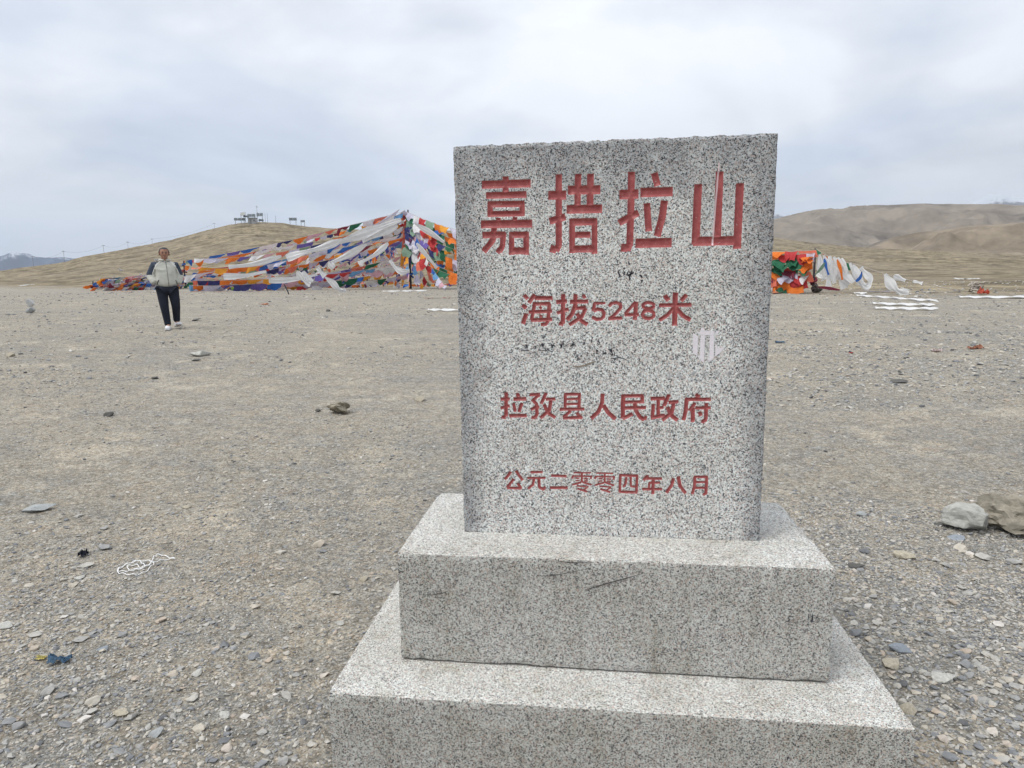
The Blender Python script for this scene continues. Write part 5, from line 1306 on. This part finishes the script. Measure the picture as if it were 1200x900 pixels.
hut = empty('equipment_hut', (hb_[0], hb_[1], min(hz_, hb_[2]) - .2), 0.25); tag(hut, 'small white equipment hut on top of the hill', 'hut')
Hh = max(1.6, ridge_pt(296, 255.8, 292)[2] - hut.location.z)
bm = bmesh.new(); add_box(bm, (0, 0, Hh / 2), (hw, 2.2, Hh), bevel=.03); bm_obj('wall', bm, M_HUT, hut)
bm = bmesh.new(); add_box(bm, (0, 0, Hh + .07), (hw + .3, 2.6, .14)); bm_obj('roof', bm, M_GALV, hut)
bm = bmesh.new(); add_box(bm, (-.5, -1.12, Hh / 2 - .1), (.8, .06, Hh * .75)); bm_obj('door', bm, M_GALV, hut)
bm = bmesh.new(); add_box(bm, (.9, -1.12, Hh / 2 + .1), (.6, .06, .5)); bm_obj('window', bm, M_PV, hut)
def thin_mast(u, vt, vb, r, label, cross=0, rad=0.07, name='antenna_mast', cat='mast', boxes=0):
    b = at(u, vb, r); b[2] = min(b[2], gz(b[0], b[1])) - 0.3; t = at(u, vt, r); H = t[2] - b[2]
    e_ = empty(name, tuple(b), -math.atan2(b[0] - EYE[0], b[1] - EYE[1])); tag(e_, label, cat)
    bm = bmesh.new(); add_tube(bm, [(0, 0, 0), (0, 0, H * .5), (0, 0, H)], [rad, rad * .9, rad * .7], 6); bm_obj('shaft', bm, M_WOODP, e_)
    for k in range(cross):
        bm = bmesh.new(); add_box(bm, (0, 0, H * (0.93 - .12 * k)), (1.5 - .3 * k, .1, .1), Matrix.Rotation(0.9, 3, 'Z')); bm_obj('crossarm', bm, M_WOODP, e_)
    for k in range(boxes):
        bm = bmesh.new(); add_box(bm, (.1, 0, H * (.45 + .15 * k)), (.3, .25, .5)); bm_obj('instrument_box', bm, M_GALV, e_)
    return np.array([b[0], b[1], b[2] + H * .93])
thin_mast(302, 241, 260, 291, 'tallest thin antenna mast on the hilltop between two solar arrays', 1, .07, boxes=2)
thin_mast(311, 250, 260, 292, 'thin post right of the hilltop station, left one of a close pair', 0, .06)
thin_mast(313.7, 249.5, 260, 292, 'thin post right of the hilltop station, right one of a close pair', 0, .06)
thin_mast(323.3, 252.5, 261, 292, 'thin pale post alone on the crest between station and outer arrays', 0, .06)
tops = []
for (u, vt, vb, r, lab) in [(39.4, 300, 312.5, 285, 'utility pole farthest left on the slope, in front of the blue mountains'), (75.7, 293.5, 307.5, 290, 'utility pole on the slope skyline, second from the left edge'),
                            (122, 287, 297.5, 296, 'utility pole on the slope skyline, third from the left edge'), (150.3, 283, 292, 300, 'utility pole on the slope skyline left of the person, fourth from the left edge'),
                            (178.6, 279.5, 286, 306, 'short utility pole on the skyline over the person, fifth from the left edge'), (251.5, 261.5, 268, 306, 'utility pole just left of the hilltop station')]:
    tops.append(thin_mast(u, vt, vb, r, lab, 1, .055 if u < 130 else .045, 'utility_pole', 'utility pole'))
for a, b in zip(tops[:-1], tops[1:]):
    bm = bmesh.new(); add_tube(bm, [tuple((b - a) * t + np.array([0, 0, -1.2 * 4 * t * (1 - t)])) for t in np.linspace(0, 1, 9)], 0.018, 4)
    o = bm_obj('power_line', bm, M_WOODP); o.location = tuple(a); tag(o, 'thin overhead wire between two utility poles on the left slope', 'wire', 'overhead wires on the left slope')
print('flags', NFLAG, 'gravel', ng)

# ------------------------------------------------------------------ air: pale haze that fades the far mountains
hz = NT('haze'); hz.t.nodes.remove(hz.b)
pv = hz.n('ShaderNodeVolumePrincipled', {'Density': 0.00007, 'Color': (0.76, 0.86, 1.0, 1), 'Anisotropy': 0.2})
hz.l(pv.outputs[0], hz.t.nodes['Material Output'].inputs['Volume'])
bm = bmesh.new(); add_box(bm, (0, 0, 750), (34000, 34000, 1900)); hzo = bm_obj('haze', bm, hz.m); tag(hzo, kind='stuff')
hzo['label'] = 'pale air haze over the far mountains'; hzo['category'] = 'haze'
